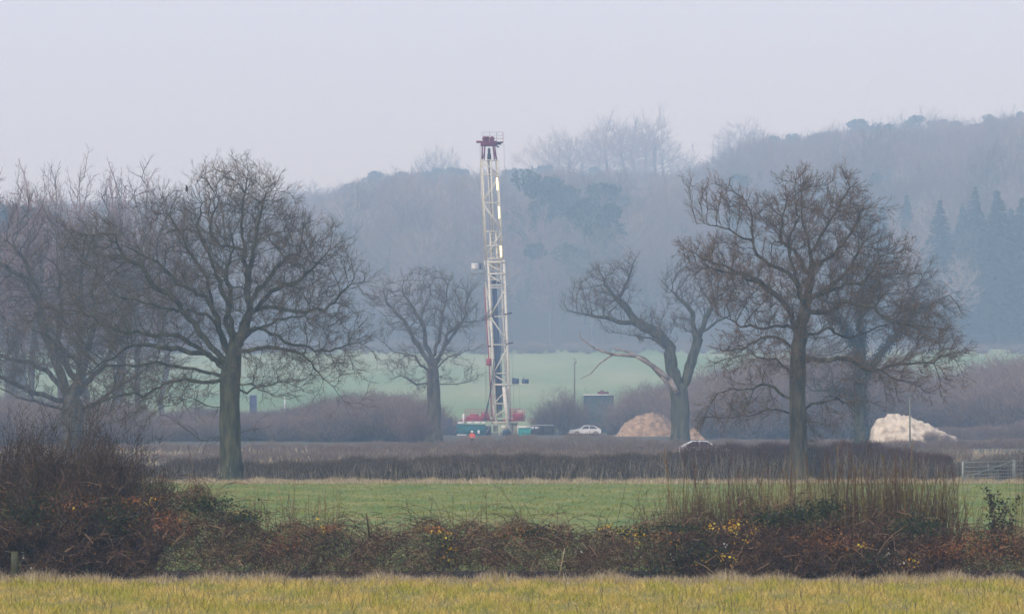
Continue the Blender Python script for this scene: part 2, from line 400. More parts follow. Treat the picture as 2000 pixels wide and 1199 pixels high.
def twig_set(P, d, r, rg, m, L, rt, thin, up=0.25, spread=0.9, kink=True):
    ok = np.where((r < thin) & (np.arange(len(P)) > 3))[0]
    src = np.repeat(ok, m); n = len(src)
    dd = unit(d[src] * 0.7 + rg.normal(0, spread, (n, 3)) * .6 + np.array([0, 0, up]))
    ln = L * rg.uniform(.45, 1.25, n)
    base = P[src] - d[src] * rg.uniform(0, .3, n)[:, None]
    R = np.full(n, rt)
    if not kink: return cones(base, base + dd * ln[:, None], R)
    mid = base + dd * (ln * .5)[:, None]
    d2 = unit(dd + rg.normal(0, .45, (n, 3))); tip = mid + d2 * (ln * .6)[:, None]
    V1, Q1 = tubes(base, mid, dd, d2, R, R * .75, 3)
    V2, T2 = cones(mid, tip, R * .75)
    d3 = unit(dd + rg.normal(0, .8, (n, 3))); tip2 = mid + d3 * (ln * .5)[:, None]
    V3, T3 = cones(mid, tip2, R * .7)
    v, f = join((V1, Q1), (V2, T2), (V3, T3))
    return v, f

def spray_template(rg, rt, nside=7):
    """a forked twig of unit length along +Z: kinked axis, angular side twigs"""
    z = np.array([0, .3, .62]); off = np.cumsum(rg.normal(0, .07, (3, 2)), 0); off[0] = 0
    A = np.column_stack([off, z]); tip = np.array([off[2][0] + rg.normal(0, .06), off[2][1] + rg.normal(0, .06), 1.0])
    d = unit(np.diff(np.vstack([A, tip]), axis=0))
    parts = [tubes(A[:2], A[1:], d[:2], d[1:], np.array([rt * 1.3, rt]), np.array([rt, rt * .8]), 3), cones(A[2:], tip[None], np.array([rt * .8]))]
    t = np.sort(rg.uniform(.12, .95, nside)); B = np.column_stack([np.interp(t, [0, .3, .62, 1], np.append(off[:, 0], tip[0])), np.interp(t, [0, .3, .62, 1], np.append(off[:, 1], tip[1])), t])
    az = rg.uniform(0, 2 * pi, nside); el = rg.uniform(.45, .95, nside)
    sd = np.column_stack([np.cos(az) * np.sin(el), np.sin(az) * np.sin(el), np.cos(el)]); L = (.62 - .35 * t) * rg.uniform(.6, 1.15, nside)
    E_ = B + sd * L[:, None]; parts.append(cones(B, E_, np.full(nside, rt * .62)))
    sub = B + sd * (L * .5)[:, None]; sd2 = unit(sd + rg.normal(0, .55, sd.shape)); parts.append(cones(sub, sub + sd2 * (L * .5)[:, None], np.full(nside, rt * .5)))
    return parts
def spray_set(P, d, r, rg, m, L, rt, thin, centre, outw=.5, up=.22, nside=7):
    ok = np.where((r < thin) & (np.arange(len(P)) > 3))[0]
    src = np.repeat(ok, m); n = len(src)
    D = unit(d[src] * .75 + unit(P[src] - centre) * outw + rg.normal(0, .42, (n, 3)) + np.array([0, 0, up]))
    u, v = frames(D); th = rg.uniform(0, 2 * pi, n); c_, s_ = np.cos(th)[:, None], np.sin(th)[:, None]
    u, v = u * c_ + v * s_, -u * s_ + v * c_
    Ls = L * rg.uniform(.55, 1.3, n); base = P[src] - d[src] * rg.uniform(0, .3, n)[:, None]
    temps = [join(*spray_template(rg, rt / L, nside)) for _ in range(7)]; which = rg.integers(0, 7, n)
    out = []
    for k in range(7):
        q = np.where(which == k)[0]
        if len(q) == 0: continue
        V, Fs = temps[k]
        W = (u[q][:, None] * V[None, :, 0:1] + v[q][:, None] * V[None, :, 1:2] + D[q][:, None] * V[None, :, 2:3]) * Ls[q][:, None, None] + base[q][:, None]
        for f_ in Fs:
            out.append((W, f_, len(V)))
    Vs = []; Q = []; T = []; n0 = 0; seen = None
    for W, f_, nv in out:
        if W is not seen: Vs.append(W.reshape(-1, 3)); base0 = n0; n0 += W.shape[0] * nv; seen = W
        ff = (f_[None] + (np.arange(W.shape[0]) * nv)[:, None, None] + base0).reshape(-1, f_.shape[1])
        (Q if f_.shape[1] == 4 else T).append(ff)
    return np.concatenate(Vs), [np.concatenate(Q), np.concatenate(T)]

def ell_points(ells, n, rg, shell=0.42):
    """ells: (centre, (rx, ry, rz), weight)"""
    w = np.array([e[2] for e in ells], float); w /= w.sum(); out = []
    for (c, rr, _), k in zip(ells, w):
        m = int(n * k); v = unit(rg.normal(size=(m, 3))) * (rg.uniform(0, 1, m) ** shell)[:, None]
        out.append(np.asarray(c) + v * np.array(rr))
    A = np.concatenate(out)
    ph = rg.uniform(0, 6.28, 6); c0 = A.mean(0); v = A - c0; q = unit(v)      # uneven outline: lobes and gaps
    wob = 1 + .10 * np.sin(q[:, 0] * 7 + q[:, 2] * 4 + ph[0]) + .08 * np.sin(q[:, 2] * 13 + ph[1] + q[:, 0] * 5) + .09 * np.sin(q[:, 1] * 9 + q[:, 0] * 15 + ph[2])
    tail = 1 + np.where(rg.uniform(0, 1, len(A)) < .2, rg.uniform(0, .12, len(A)), 0)
    A = c0 + v * (wob * tail)[:, None]
    gap = np.sin(A[:, 0] * 1.7 + ph[3]) * np.sin(A[:, 2] * 1.9 + ph[4]) * np.sin(A[:, 1] * 1.3 + ph[5])
    return A[gap < .42]

def build_tree(name, label, cat, D, base, limbs, ells, natt, step, di, dk, rbase, tip, mt, mb, seed, m=3, L=.6, rt=.010, thin=.05,
               jit=.25, up=.03, group=None, split=.11, dead=None, flare=1.5, kink=False, trunkmat=None, shell=.34, nside=7):
    rg = np.random.default_rng(seed)
    P, par = colonize(limbs, ell_points(ells, natt, rg, shell), step, di, dk, rg, jit, up, out=.32)
    r, nk = radii(P, par, tip, rbase)
    h = P[:, 2] - P[0, 2]
    isb = r > rbase * .75
    r = np.where(isb, r * (1 + (flare - 1) * np.exp(-np.maximum(h, 0) / .9)), r)
    idx, P0, P1, D0, D1, R0, R1, d = tree_geo(P, par, r, None)
    root = empty(name, base); tag(root, label, cat, group)
    o = np.array(base, float)
    big = np.maximum(R0, R1) > split
    V, Q = tubes(P0[big] - o, P1[big] - o, D0[big], D1[big], R0[big], R1[big], 14)
    ctr = np.repeat((np.stack([P0[big] - o, P1[big] - o], 1)).reshape(-1, 3), 14, 0); w = V - ctr; ang = np.arctan2(w[:, 1], w[:, 0])
    ridge = 1 + .07 * np.sin(ang * 3 + V[:, 2] * .35 + seed) + .05 * np.sin(ang * 7 + V[:, 2] * .8) + .04 * np.sin(V[:, 2] * 2.3 + ang * 2) + rg.normal(0, .0, len(V))
    V = ctr + w * ridge[:, None]
    obj('trunk', mesh_of('trunk', V, Q, True), trunkmat or mb, root)
    med = ~big & (R0 > .045); sm = ~big & ~med
    a = tubes(P0[med] - o, P1[med] - o, D0[med], D1[med], R0[med], R1[med], 5)
    b = tubes(P0[sm] - o, P1[sm] - o, D0[sm], D1[sm], R0[sm], R1[sm], 3)
    v, f = join(a, b)
    nbr = [len(x_) for x_ in f]
    t = spray_set(P - o, d, r, rg, m, L, rt, thin, np.asarray(limbs[0][-1]) - o, nside=nside)
    if not isinstance(t[1], list): t = (t[0], [t[1]])
    V, Fs = [v, t[0]], [f[0]] + [x_ + len(v) for x_ in t[1]]
    me = mesh_of('crown', np.concatenate(V), Fs)
    mi = np.concatenate([np.full(len(f[0]), 1, np.int32)] + [np.zeros(len(x_), np.int32) for x_ in t[1]])
    me.materials.append(mt); me.materials.append(mb); me.polygons.foreach_set('material_index', mi)
    cr = obj('crown', me, None, root)
    print('TREE', label[:30], len(P), 'polys', len(mi))
    return root, P, par, r

def px_limbs(D, trans, base, lines, seed, spread=.33):
    """lines traced in the photograph become limbs standing in space; each one gets its own depth"""
    rg = np.random.default_rng(seed); out = []
    for k, ln in enumerate(lines):
        dep = 0 if k == 0 else None
        if isinstance(ln, tuple): dep, ln = ln
        if dep is None: dep = rg.uniform(-1, 1)
        pts = []; acc = 0
        for i, q in enumerate(ln):
            x, y = trans(q)
            if i: acc += math.hypot(x - px_, y - py_)
            px_, py_ = x, y
            pts.append((x, y, acc))
        s = D / F
        out.append([at(x, y, D + dep * spread * a * s * 1.6 if k else D) for x, y, a in pts])
    # let each limb start where its parent is: shift depth of the first point only (nearest node search does the join)
    out[0][0] = np.array([out[0][0][0], D, float(ground_z(out[0][0][0], D)) - .15])
    return out

def E(px, py, rx, ry, D, dy=0, depth=None, w=1):
    s = D / F; return (at(px, py + (14 if D < 305 else 0), D + dy), (rx * s * .87, (depth if depth else rx * s * .9), ry * s * .77), w)

# the big bare oak on the left
t1 = lambda q: (100 + q[0] / 1.817, 300 + q[1] / 1.817)
D = 300.0
lines = [[(642, 1165), (636, 1000), (634, 900), (633, 800), (645, 720), (655, 660)],
 (.3, [(655, 660), (690, 570), (682, 470), (665, 400), (660, 340), (650, 280), (668, 200), (680, 120)]),
 (-.6, [(670, 620), (700, 570), (732, 538), (770, 482), (840, 458), (900, 400), (950, 350), (1000, 315), (1050, 290)]),
 (-.2, [(690, 575), (760, 545), (850, 552), (912, 530), (980, 490), (1060, 425), (1120, 402)]),
 (.5, [(665, 640), (760, 632), (830, 660), (900, 680), (990, 690), (1080, 650), (1150, 625)]),
 (-.9, [(650, 705), (720, 690), (800, 688), (870, 698), (930, 732), (1000, 782), (1030, 820), (1045, 852), (1095, 865)]),
 (-.5, [(640, 800), (700, 812), (730, 800), (780, 815), (830, 852)]),
 (.8, [(640, 830), (690, 850), (740, 845), (800, 830), (860, 850)]),
 (-.5, [(640, 730), (600, 640), (560, 560), (530, 500), (470, 480), (420, 430), (372, 370), (320, 345)]),
 (.2, [(560, 560), (540, 480), (545, 420), (510, 330), (490, 270), (460, 222), (420, 180)]),
 (.6, [(650, 650), (625, 540), (590, 440), (560, 385), (530, 320), (512, 250), (508, 170), (490, 125)]),
 (.1, [(625, 740), (560, 690), (500, 620), (440, 560), (380, 500), (320, 440), (250, 400), (210, 360), (190, 320), (130, 330), (60, 312)]),
 (.3, [(210, 360), (200, 290), (225, 230), (190, 195)]),
 (-.4, [(630, 760), (560, 700), (480, 650), (400, 640), (330, 625), (250, 630), (170, 600), (90, 560)]),
 (.7, [(630, 770), (540, 725), (440, 710), (330, 700), (240, 680), (150, 722), (80, 760)]),
 (-.7, [(632, 825), (590, 812), (540, 822), (450, 815), (370, 832), (290, 880), (200, 902), (110, 915)]),
 (.3, [(630, 790), (530, 782), (440, 770), (360, 760), (280, 772), (180, 792), (100, 830)]),
 (-.3, [(680, 450), (720, 380), (742, 300), (750, 230), (775, 180), (800, 150)]),
 (.6, [(660, 340), (600, 330), (560, 280), (545, 220), (575, 160)]),
 (.9, [(690, 570), (720, 480), (800, 400), (870, 330), (880, 260)]),
 (-.9, [(600, 640), (540, 590), (460, 590), (360, 560), (290, 540), (200, 520)]),
 (.9, [(640, 700), (700, 640), (800, 600), (900, 590)]),
 (-.8, [(640, 690), (610, 600), (640, 500), (610, 400), (630, 320)]),
 (-.6, [(632, 995), (600, 990), (560, 1000), (520, 992)]),
 (.6, [(638, 985), (680, 990), (730, 975)]),
 (.9, [(634, 915), (590, 905), (540, 915), (500, 900)]),
]
limbs = px_limbs(D, t1, None, lines, 5)
ells = [E(455, 500, 235, 165, D, 0, 6.5, 5), E(300, 600, 220, 120, D, 1, 5.5, 3), E(560, 590, 160, 120, D, -1, 5.5, 2.2), E(460, 410, 165, 85, D, 0, 5, 2.2), E(200, 480, 100, 80, D, 0, 4, .9),
        E(300, 745, 170, 50, D, -1, 4, 1.0), E(560, 700, 150, 55, D, -1, 4, 1.2), E(620, 490, 100, 90, D, 0, 4, 1)]
build_tree('oak_tree', 'huge bare spreading oak with a crow on its crown, standing left at the trimmed hedge', 'tree', D, (gx(453, D), D, 0),
           limbs, ells, 9500, .40, 3.4, .66, .60, .016, M['twig'], M['bark_green'], 11, m=2, L=1.05, rt=.0105, thin=.034, flare=1.6, jit=.22)

# the big oak on the right, browner crown
t2 = lambda q: (1080 + q[0] / 1.817, 300 + q[1] / 1.817)
D = 298.0
lines = [[(876, 1160), (870, 1000), (866, 860), (868, 760), (870, 680)],
 (.2, [(870, 680), (892, 600), (918, 530), (936, 450), (935, 360), (930, 280), (925, 200), (930, 130), (925, 75)]),
 (-.6, [(875, 650), (850, 580), (800, 530), (750, 500), (700, 482), (620, 470), (560, 462), (500, 470)]),
 (-.3, [(905, 560), (850, 440), (790, 390), (732, 340), (715, 270), (710, 190), (690, 130)]),
 (.5, [(935, 450), (880, 400), (850, 340), (792, 312), (790, 250), (800, 180)]),
 (.1, [(722, 310), (650, 290), (590, 270), (530, 250)]),
 (-.5, [(925, 520), (990, 480), (1060, 460), (1130, 450), (1180, 410), (1205, 360)]),
 (-.8, [(915, 560), (1000, 540), (1070, 508), (1130, 530), (1200, 570), (1300, 590), (1400, 600)]),
 (.8, [(885, 650), (960, 620), (1040, 640), (1120, 620)]),
 (-.7, [(875, 720), (960, 718), (1040, 742), (1100, 780), (1160, 802), (1230, 835)]),
 (-.7, [(1085, 770), (1200, 765), (1300, 755), (1370, 730), (1440, 718)]),
 (-.8, [(868, 695), (800, 668), (740, 680), (680, 712), (610, 712)]),
 (.7, [(862, 800), (835, 780), (780, 732), (700, 722), (620, 760)]),
 (.3, [(935, 360), (980, 280), (1030, 220), (1062, 150), (1050, 85)]),
 (.7, [(990, 480), (1060, 400), (1100, 330), (1150, 262)]),
 (-.9, [(860, 890), (800, 845), (740, 828), (660, 842), (590, 870)]),
 (.6, [(868, 930), (800, 900), (720, 910), (640, 930)]),
 (.8, [(870, 920), (930, 865), (1000, 850), (1080, 860)]),
 (.8, [(700, 482), (640, 430), (560, 400), (480, 380)]),
 (.9, [(860, 620), (760, 600), (650, 610), (560, 560)]),
 (-.9, [(935, 400), (1010, 380), (1090, 300), (1120, 220)]),
 (-.9, [(850, 440), (820, 330), (860, 230), (850, 150)]),
]
limbs = px_limbs(D, t2, None, lines, 6)
ells = [E(1590, 430, 150, 88, D, 0, 5, 2.6), E(1460, 395, 70, 55, D, 0, 3, .9), E(1420, 520, 85, 85, D, 0, 4, 1.5), E(1680, 520, 120, 100, D, 0, 5, 2.2), E(1560, 560, 160, 110, D, 0, 6, 2.6),
        E(1790, 620, 85, 75, D, -1, 4, 1.1), E(1480, 680, 120, 55, D, -1, 4, 1.3), E(1740, 710, 120, 40, D, -2, 3, 1.1), E(1450, 775, 90, 25, D, -1, 3, .45), E(1660, 380, 40, 40, D, 1, 3, .4),
        E(1640, 770, 90, 30, D, 1, 3, .4)]
build_tree('oak_tree', 'large russet crowned oak with a straight pale trunk, standing right of the soil mound', 'tree', D, (gx(1562, D), D, 0),
           limbs, ells, 9500, .38, 3.2, .62, .50, .016, M['twig_red'], M['bark'], 12, m=3, L=.86, rt=.011, thin=.034, flare=1.6, jit=.20, nside=6)

# leftmost oak, farther off
idt = lambda q: q
D = 410.0
lines = [[(142, 897), (142, 850), (142, 800), (142, 770)],
 (.2, [(142, 775), (150, 720), (146, 680), (152, 630), (150, 560), (170, 500)]),
 (-.3, [(138, 780), (118, 730), (95, 660), (82, 600), (62, 555), (35, 530), (0, 505)]),
 (-.4, [(82, 600), (75, 550), (45, 495), (25, 470)]),
 (.6, [(138, 790), (100, 725), (60, 700), (15, 690), (-40, 670)]),
 (-.7, [(145, 805), (200, 785), (250, 760), (300, 742), (380, 725)]),
 (.5, [(148, 780), (190, 730), (235, 665), (250, 610), (300, 580)]),
 (-.5, [(146, 760), (180, 690), (200, 620), (190, 560), (210, 500)]),
 (.8, [(138, 800), (80, 790), (20, 760), (-40, 750)]),
 (-.8, [(140, 790), (70, 770), (0, 740), (-60, 720)]),
 (.9, [(144, 740), (120, 660), (130, 580), (110, 500)]),
]
limbs = px_limbs(D, idt, None, lines, 7)
ells = [E(120, 600, 210, 150, D, 0, 8, 4), E(60, 700, 190, 70, D, 0, 7, 2), E(230, 720, 120, 60, D, 0, 6, 1.2), E(120, 470, 130, 60, D, 0, 5, 1), E(0, 520, 110, 80, D, 0, 5, 1)]
build_tree('oak_tree', 'wide bare oak at the left edge of the picture, rising behind the dark thicket', 'tree', D, (gx(142, D), D, 0),
           limbs, ells, 7500, .5, 4.4, .85, .85, .020, M['twig'], M['bark'], 13, m=2, L=1.25, rt=.014, thin=.044, jit=.20, nside=5)

# lone middle oak left of the drilling rig
D = 600.0
lines = [[(848, 866), (848, 800), (847, 750), (845, 710)],
 (.2, [(846, 715), (832, 650), (815, 600), (795, 565), (800, 535)]),
 (-.4, [(846, 720), (805, 672), (775, 625), (745, 600), (740, 570)]),
 (-.4, [(848, 715), (862, 682), (874, 650), (905, 633), (955, 625)]),
 (.4, [(850, 705), (880, 655), (898, 612), (902, 580), (922, 555)]),
 (.8, [(848, 700), (862, 640), (872, 585), (862, 540)]),
 (-.8, [(850, 725), (880, 700), (912, 688), (948, 676)]),
 (.5, [(845, 745), (812, 745), (785, 725), (770, 735)]),
 (-.5, [(845, 735), (800, 700), (760, 690), (735, 660)]),
 (.3, [(850, 750), (885, 745), (920, 735)]),
]
limbs = px_limbs(D, idt, None, lines, 8)
ells = [E(835, 610, 105, 85, D, 0, 6, 3), E(835, 710, 90, 45, D, 0, 5, 1), E(900, 620, 50, 60, D, 0, 4, .7), E(760, 600, 40, 50, D, 0, 4, .5)]
build_tree('oak_tree', 'crooked bare oak standing just left of the drilling rig', 'tree', D, (gx(848, D), D, 0),
           limbs, ells, 3200, .55, 5.0, 1.0, .75, .026, M['twig'], M['bark'], 14, m=2, L=1.2, rt=.016, thin=.06, jit=.22, nside=7)

# split oak right of the car with a dead pinkish limb
D = 560.0
lines = [[(450, 1040), (452, 950), (452, 870), (445, 815)],
 (.2, [(445, 830), (430, 770), (425, 700), (370, 650), (285, 600), (230, 520), (190, 470), (168, 425)]),
 (-.2, [(448, 830), (478, 790), (492, 720), (512, 640), (540, 565), (560, 515)]),
 (.3, [(500, 650), (490, 560), (440, 500), (390, 450)]),
 (-.3, [(230, 520), (270, 450), (292, 375)]),
 (-.6, [(285, 600), (180, 590), (110, 575), (45, 560)]),
 (.6, [(540, 560), (590, 520), (640, 500)]),
 (.6, [(512, 640), (560, 600), (620, 560), (640, 520)]),
 (.5, [(425, 700), (340, 660), (250, 650), (190, 640)]),
]
limbs = px_limbs(D, t2, None, lines, 9)
ells = [E(1185, 580, 70, 60, D, 0, 5, 1.6), E(1350, 560, 60, 70, D, 0, 5, 1.2), E(1150, 610, 45, 30, D, 0, 4, .5), E(1290, 640, 70, 50, D, 0, 5, .6), E(1215, 530, 40, 35, D, 0, 3, .4), E(1390, 600, 50, 60, D, 0, 4, .8)]
oak5, P5, _, _ = build_tree('oak_tree', 'split bare oak with a long low dead limb, standing at the orange soil mound', 'tree', D, (gx(1328, D), D, 0),
           limbs, ells, 3200, .52, 4.5, .95, .95, .026, M['twig'], M['bark_green'], 15, m=2, L=1.1, rt=.015, thin=.06, jit=.24, nside=7)
dl = [at(*t2(q), D - 1.2) for q in [(440, 850), (415, 800), (362, 758), (295, 718), (212, 712), (150, 692), (98, 655)]]
dl2 = [at(*t2(q), D - .8) for q in [(425, 830), (385, 790), (330, 730), (270, 705), (215, 690)]]
dl3 = [at(*t2(q), D - 1.1) for q in [(212, 712), (165, 745), (135, 780), (95, 800)]]
dl4 = [at(*t2(q), D - 1.1) for q in [(98, 655), (95, 640), (100, 628)]]
mb = MB()
for pl, ra, rb in ((dl, .34, .07), (dl2, .3, .08), (dl3, .12, .03), (dl4, .07, .03)):
    n = len(pl) - 1
    for i in range(n): mb.bar(pl[i], pl[i + 1], ra + (rb - ra) * i / n, 7, ra + (rb - ra) * (i + 1) / n)
mb.build('dead_limb', M['deadwood'], oak5, True)

# ivy-clad tree behind the right oak
D = 470.0
lines = [[(1680, 886), (1680, 800), (1682, 740), (1682, 680), (1680, 600), (1690, 540)],
 (.3, [(1684, 740), (1725, 690), (1760, 625), (1785, 560), (1800, 530)]),
 (-.4, [(1682, 690), (1640, 640), (1600, 590), (1590, 550)]),
 (.6, [(1760, 625), (1810, 600), (1850, 570)]),
 (-.6, [(1684, 760), (1740, 740), (1800, 735)]),
 (.4, [(1680, 780), (1630, 760), (1580, 770)]),
 (.4, [(1680, 620), (1710, 560), (1730, 500)]),
]
limbs = px_limbs(D, idt, None, lines, 10)
ells = [E(1720, 590, 140, 90, D, 0, 7, 3), E(1800, 620, 70, 70, D, 0, 5, 1), E(1620, 700, 90, 80, D, 0, 6, 1.2)]
ivyt, P6, par6, r6 = build_tree('ivy_clad_tree', 'bare tree with a dark ivy covered trunk, behind the russet crowned oak', 'tree', D, (gx(1680, D), D, 0),
           limbs, ells, 4800, .5, 4.2, .85, .55, .022, M['twig'], M['bark_green'], 16, m=2, L=1.1, rt=.013, thin=.048, jit=.22, nside=7)
rg = np.random.default_rng(3)
core = P6[(r6 > .13) & (np.abs(P6[:, 0] - gx(1715, D)) < 4.6)]
n = 9500; src = core[rg.integers(0, len(core), n)]
hgt = np.clip((src[:, 2]) / 14, 0, 1)
pts = src + unit(rg.normal(size=(n, 3))) * (rg.uniform(.35, 1.0, n) * (1.15 - .55 * hgt))[:, None]
v, f = leaves(pts - np.array(ivyt.location), .21, rg)
iv = obj('ivy', mesh_of('ivy', v, f), M['ivy'], ivyt); iv['kind'] = 'stuff'

# ---------------------------------------------------------------- far tree kinds (mesh data shared between copies)
def far_bare(seed, h, w, natt=620, round_=True, m=6, L=1.0, rt=.022, lift=.6):
    rg = np.random.default_rng(seed)
    z0 = h * (1 - lift)
    trunk = [np.array([0, 0, -.4]), np.array([rg.normal(0, .2), rg.normal(0, .2), z0 * .5]), np.array([rg.normal(0, .5), rg.normal(0, .5), z0]), np.array([rg.normal(0, .7), rg.normal(0, .7), h * .68])]
    A = ell_points([((0, 0, h - lift * h * .5), (w / 2, w / 2, lift * h * .52), 1)] if round_ else
                   [((rg.normal(0, w * .18), rg.normal(0, w * .18), h * (.5 + .4 * k)), (w * .33, w * .33, h * .17), 1) for k in (0, .33, .66, .95)], natt, rg)
    P, par = colonize([trunk], A, .8, 6.0, 1.25, rg, .18, .14, 60, out=.45)
    r, nk = radii(P, par, .035, .36)
    idx, P0, P1, D0, D1, R0, R1, d = tree_geo(P, par, r, None)
    big = R0 > .13
    V, Q = tubes(P0[big], P1[big], D0[big], D1[big], R0[big], R1[big], 6)
    tr = mesh_of('trunk', V, Q, True); tr.materials.append(M['bark_far'])
    a = tubes(P0[~big], P1[~big], D0[~big], D1[~big], R0[~big], R1[~big], 3)
    b = spray_set(P, d, r, rg, 1, 2.1, .034, .085, np.array([0, 0, h * .35]), .6, .3, 6)
    v = np.concatenate([a[0], b[0]]); f = [np.concatenate([a[1], b[1][0] + len(a[0])]), b[1][1] + len(a[0])]
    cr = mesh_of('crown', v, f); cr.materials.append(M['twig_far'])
    return tr, cr
def far_fir(seed, h, w):
    rg = np.random.default_rng(seed)
    V, Q = tubes(np.array([[0, 0, -.4]]), np.array([[0, 0, h * .97]]), np.array([[0, 0, 1.]]), np.array([[0, 0, 1.]]), np.array([.26]), np.array([.03]), 6)
    tr = mesh_of('trunk', V, Q); tr.materials.append(M['bark_far'])
    n = 3000; t = rg.uniform(0, 1, n) ** .75; z = h * (.10 + .90 * (1 - t))   # t=0 at top
    lev = np.floor(z / 1.1) * 1.1; z = lev + (z - lev) * .85
    rad = (w / 2) * np.clip((h - z) / h * 1.25, .02, 1) * rg.uniform(.25, 1.0, n) ** .6
    nb = 9; a = np.floor(rg.uniform(0, nb, n)) * 2 * pi / nb + lev * 2.4 + rg.normal(0, .16, n)
    rad = rad * (.75 + .35 * np.sin(a * 3 + lev * 5))
    P = np.stack([np.cos(a) * rad, np.sin(a) * rad, z - rad * .22], 1)
    o = np.stack([np.cos(a), np.sin(a), np.full(n, -.35)], 1) + rg.normal(0, .35, (n, 3))
    s = np.clip(.35 + rad * .28, .3, .85)
    v = unit(np.cross(o, np.array([0, 0, 1.])))
    oo = unit(o) * s[:, None]
    Vv = np.stack([P - oo * .5, P + v * s[:, None] * .33 + oo * .1, P + oo * .7, P - v * s[:, None] * .33 + oo * .1 - np.array([0, 0, .12])], 1).reshape(-1, 3)
    T = (np.array([(0, 1, 2), (0, 2, 3)])[None] + (np.arange(n) * 4)[:, None, None]).reshape(-1, 3)
    cr = mesh_of('crown', Vv, T); cr.materials.append(M['conifer']); return tr, cr
def far_pine(seed, h, w):
    rg = np.random.default_rng(seed)
    k = 15; cs = np.stack([rg.normal(0, w * .24, k), rg.normal(0, w * .24, k), h * rg.uniform(.42, .93, k)], 1)
    cs[:, :2] *= (1.25 - .8 * (cs[:, 2:] / h - .4))
    mbx = []; top = np.array([0, 0, h * .85])
    A0 = np.array([[0, 0, -.4]]); A1 = top[None]
    bs = np.stack([np.zeros(k), np.zeros(k), np.clip(cs[:, 2] - rg.uniform(1, 3, k), 1, None)], 1)
    P0 = np.concatenate([A0, bs]); P1 = np.concatenate([A1, cs]); dd = unit(P1 - P0)
    V, Q = tubes(P0, P1, dd, dd, np.concatenate([[.32], np.full(k, .12)]), np.concatenate([[.1], np.full(k, .05)]), 5)
    tr = mesh_of('trunk', V, Q); tr.materials.append(M['bark_far'])
    pts = []
    for c in cs:
        m = 210; v = unit(rg.normal(size=(m, 3))) * (rg.uniform(0, 1, m) ** .4)[:, None]; pts.append(c + v * np.array([w * .19, w * .19, h * .085]) * rg.uniform(.7, 1.25))
    v, f = leaves(np.concatenate(pts), .62, rg, aspect=.7)
    cr = mesh_of('crown', v, f); cr.materials.append(M['pine']); return tr, cr

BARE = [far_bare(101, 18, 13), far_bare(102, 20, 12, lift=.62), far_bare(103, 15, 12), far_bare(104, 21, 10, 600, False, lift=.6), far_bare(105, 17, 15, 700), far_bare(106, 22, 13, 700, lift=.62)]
def top_of(me, q=99.6):
    a = np.empty(len(me.vertices) * 3, np.float32); me.vertices.foreach_get('co', a); return float(np.percentile(a[2::3], q))
BARE_H = [top_of(b_[1]) for b_ in BARE]; print('BARE', BARE_H, [len(b_[1].polygons) for b_ in BARE])
FIR = [far_fir(111, 16, 6.5), far_fir(112, 18, 7.5), far_fir(113, 14, 6)]; FIR_H = [16, 18, 14]
PINE = [far_pine(121, 15, 10), far_pine(122, 13, 11), far_pine(123, 16, 9)]; PINE_H = [15, 13, 16]

def place_tree(name, kind, label, x, Y, s, rot, group, parts=True, sz=None):
    z = float(ground_z(x, Y))
    tr, cr = kind
    r = empty(name, (x, Y, z - .1)); r.rotation_euler = (0, 0, rot); r.scale = (s, s, sz or s)
    tag(r, label, 'tree', group)
    for nm, me in (('trunk', tr), ('crown', cr)):
        o = bpy.data.objects.new(nm, me); C.objects.link(o); o.parent = r
    return r

rnd = random.Random(21)
taken = []
def free(x, Y, dmin):
    for a, b in taken:
        if (a - x) ** 2 + (b - Y) ** 2 < dmin * dmin: return False
    return True
def by_top(name, kinds, heights, k, px, top, Y, label, group, wide=1.0):
    """a tree standing on the ground at distance Y whose top reaches the photograph height `top`"""
    Y = far(Y); x = gx(px, Y); z = float(ground_z(x, Y)); h = at(px, top, Y)[2] - z
    s = h / heights[k]; r = place_tree(name, kinds[k], label, x, Y, s * wide, rnd.uniform(0, 6.28), group, sz=s)
    taken.append((x, Y)); return r

# noteworthy trees on the ridge and the slope
for k, px, top, Y in ((5, 1085, 250, 1500), (5, 1190, 222, 1505), (3, 1278, 203, 1490), (5, 1140, 262, 1520), (1, 1238, 232, 1515), (3, 1345, 282, 1500), (1, 1325, 300, 1480), (4, 1060, 268, 1510), (1, 1110, 258, 1490), (5, 1165, 240, 1520), (4, 1215, 235, 1495), (1, 1262, 225, 1515), (5, 1300, 262, 1500)):
    by_top('skyline_tree', BARE, BARE_H, k, px, top, Y, {1085: 'bare round crowned tree at the left end of the tall skyline clump', 1190: 'broad bare tree in the middle of the tall skyline clump',
        1278: 'tallest bare tree of the skyline clump, narrow, right of its middle', 1140: 'bare tree between the left end and the middle of the skyline clump', 1238: 'bare tree just left of the tallest skyline tree',
        1345: 'small bare tree on the ridge just left of the thin mast', 1325: 'low bare tree on the ridge between tallest skyline tree and mast'}.get(px, 'bare tree filling the middle of the tall skyline clump'), 'tall bare trees in the skyline clump', .98)
for k, px, top, Y in ((4, 1455, 233, 1500), (1, 1425, 262, 1510), (4, 1500, 262, 1505)):
    by_top('skyline_tree', BARE, BARE_H, k, px, top, Y, {1455: 'rounded bare tree on the ridge to the right of the thin mast', 1425: 'bare tree on the ridge nearest to the thin mast on its right', 1500: 'lower bare tree at the right side of the rounded ridge tree'}[px], 'rounded bare trees right of the mast', 1.1)
PN = {1055: 'dark round pine at the left of the pine pair on the slope', 1090: 'dark pine squeezed behind the left pine of the slope pair', 1170: 'dark flat topped pine at the right of the pine pair', 1140: 'low dark pine between the two dark pines on the slope'}
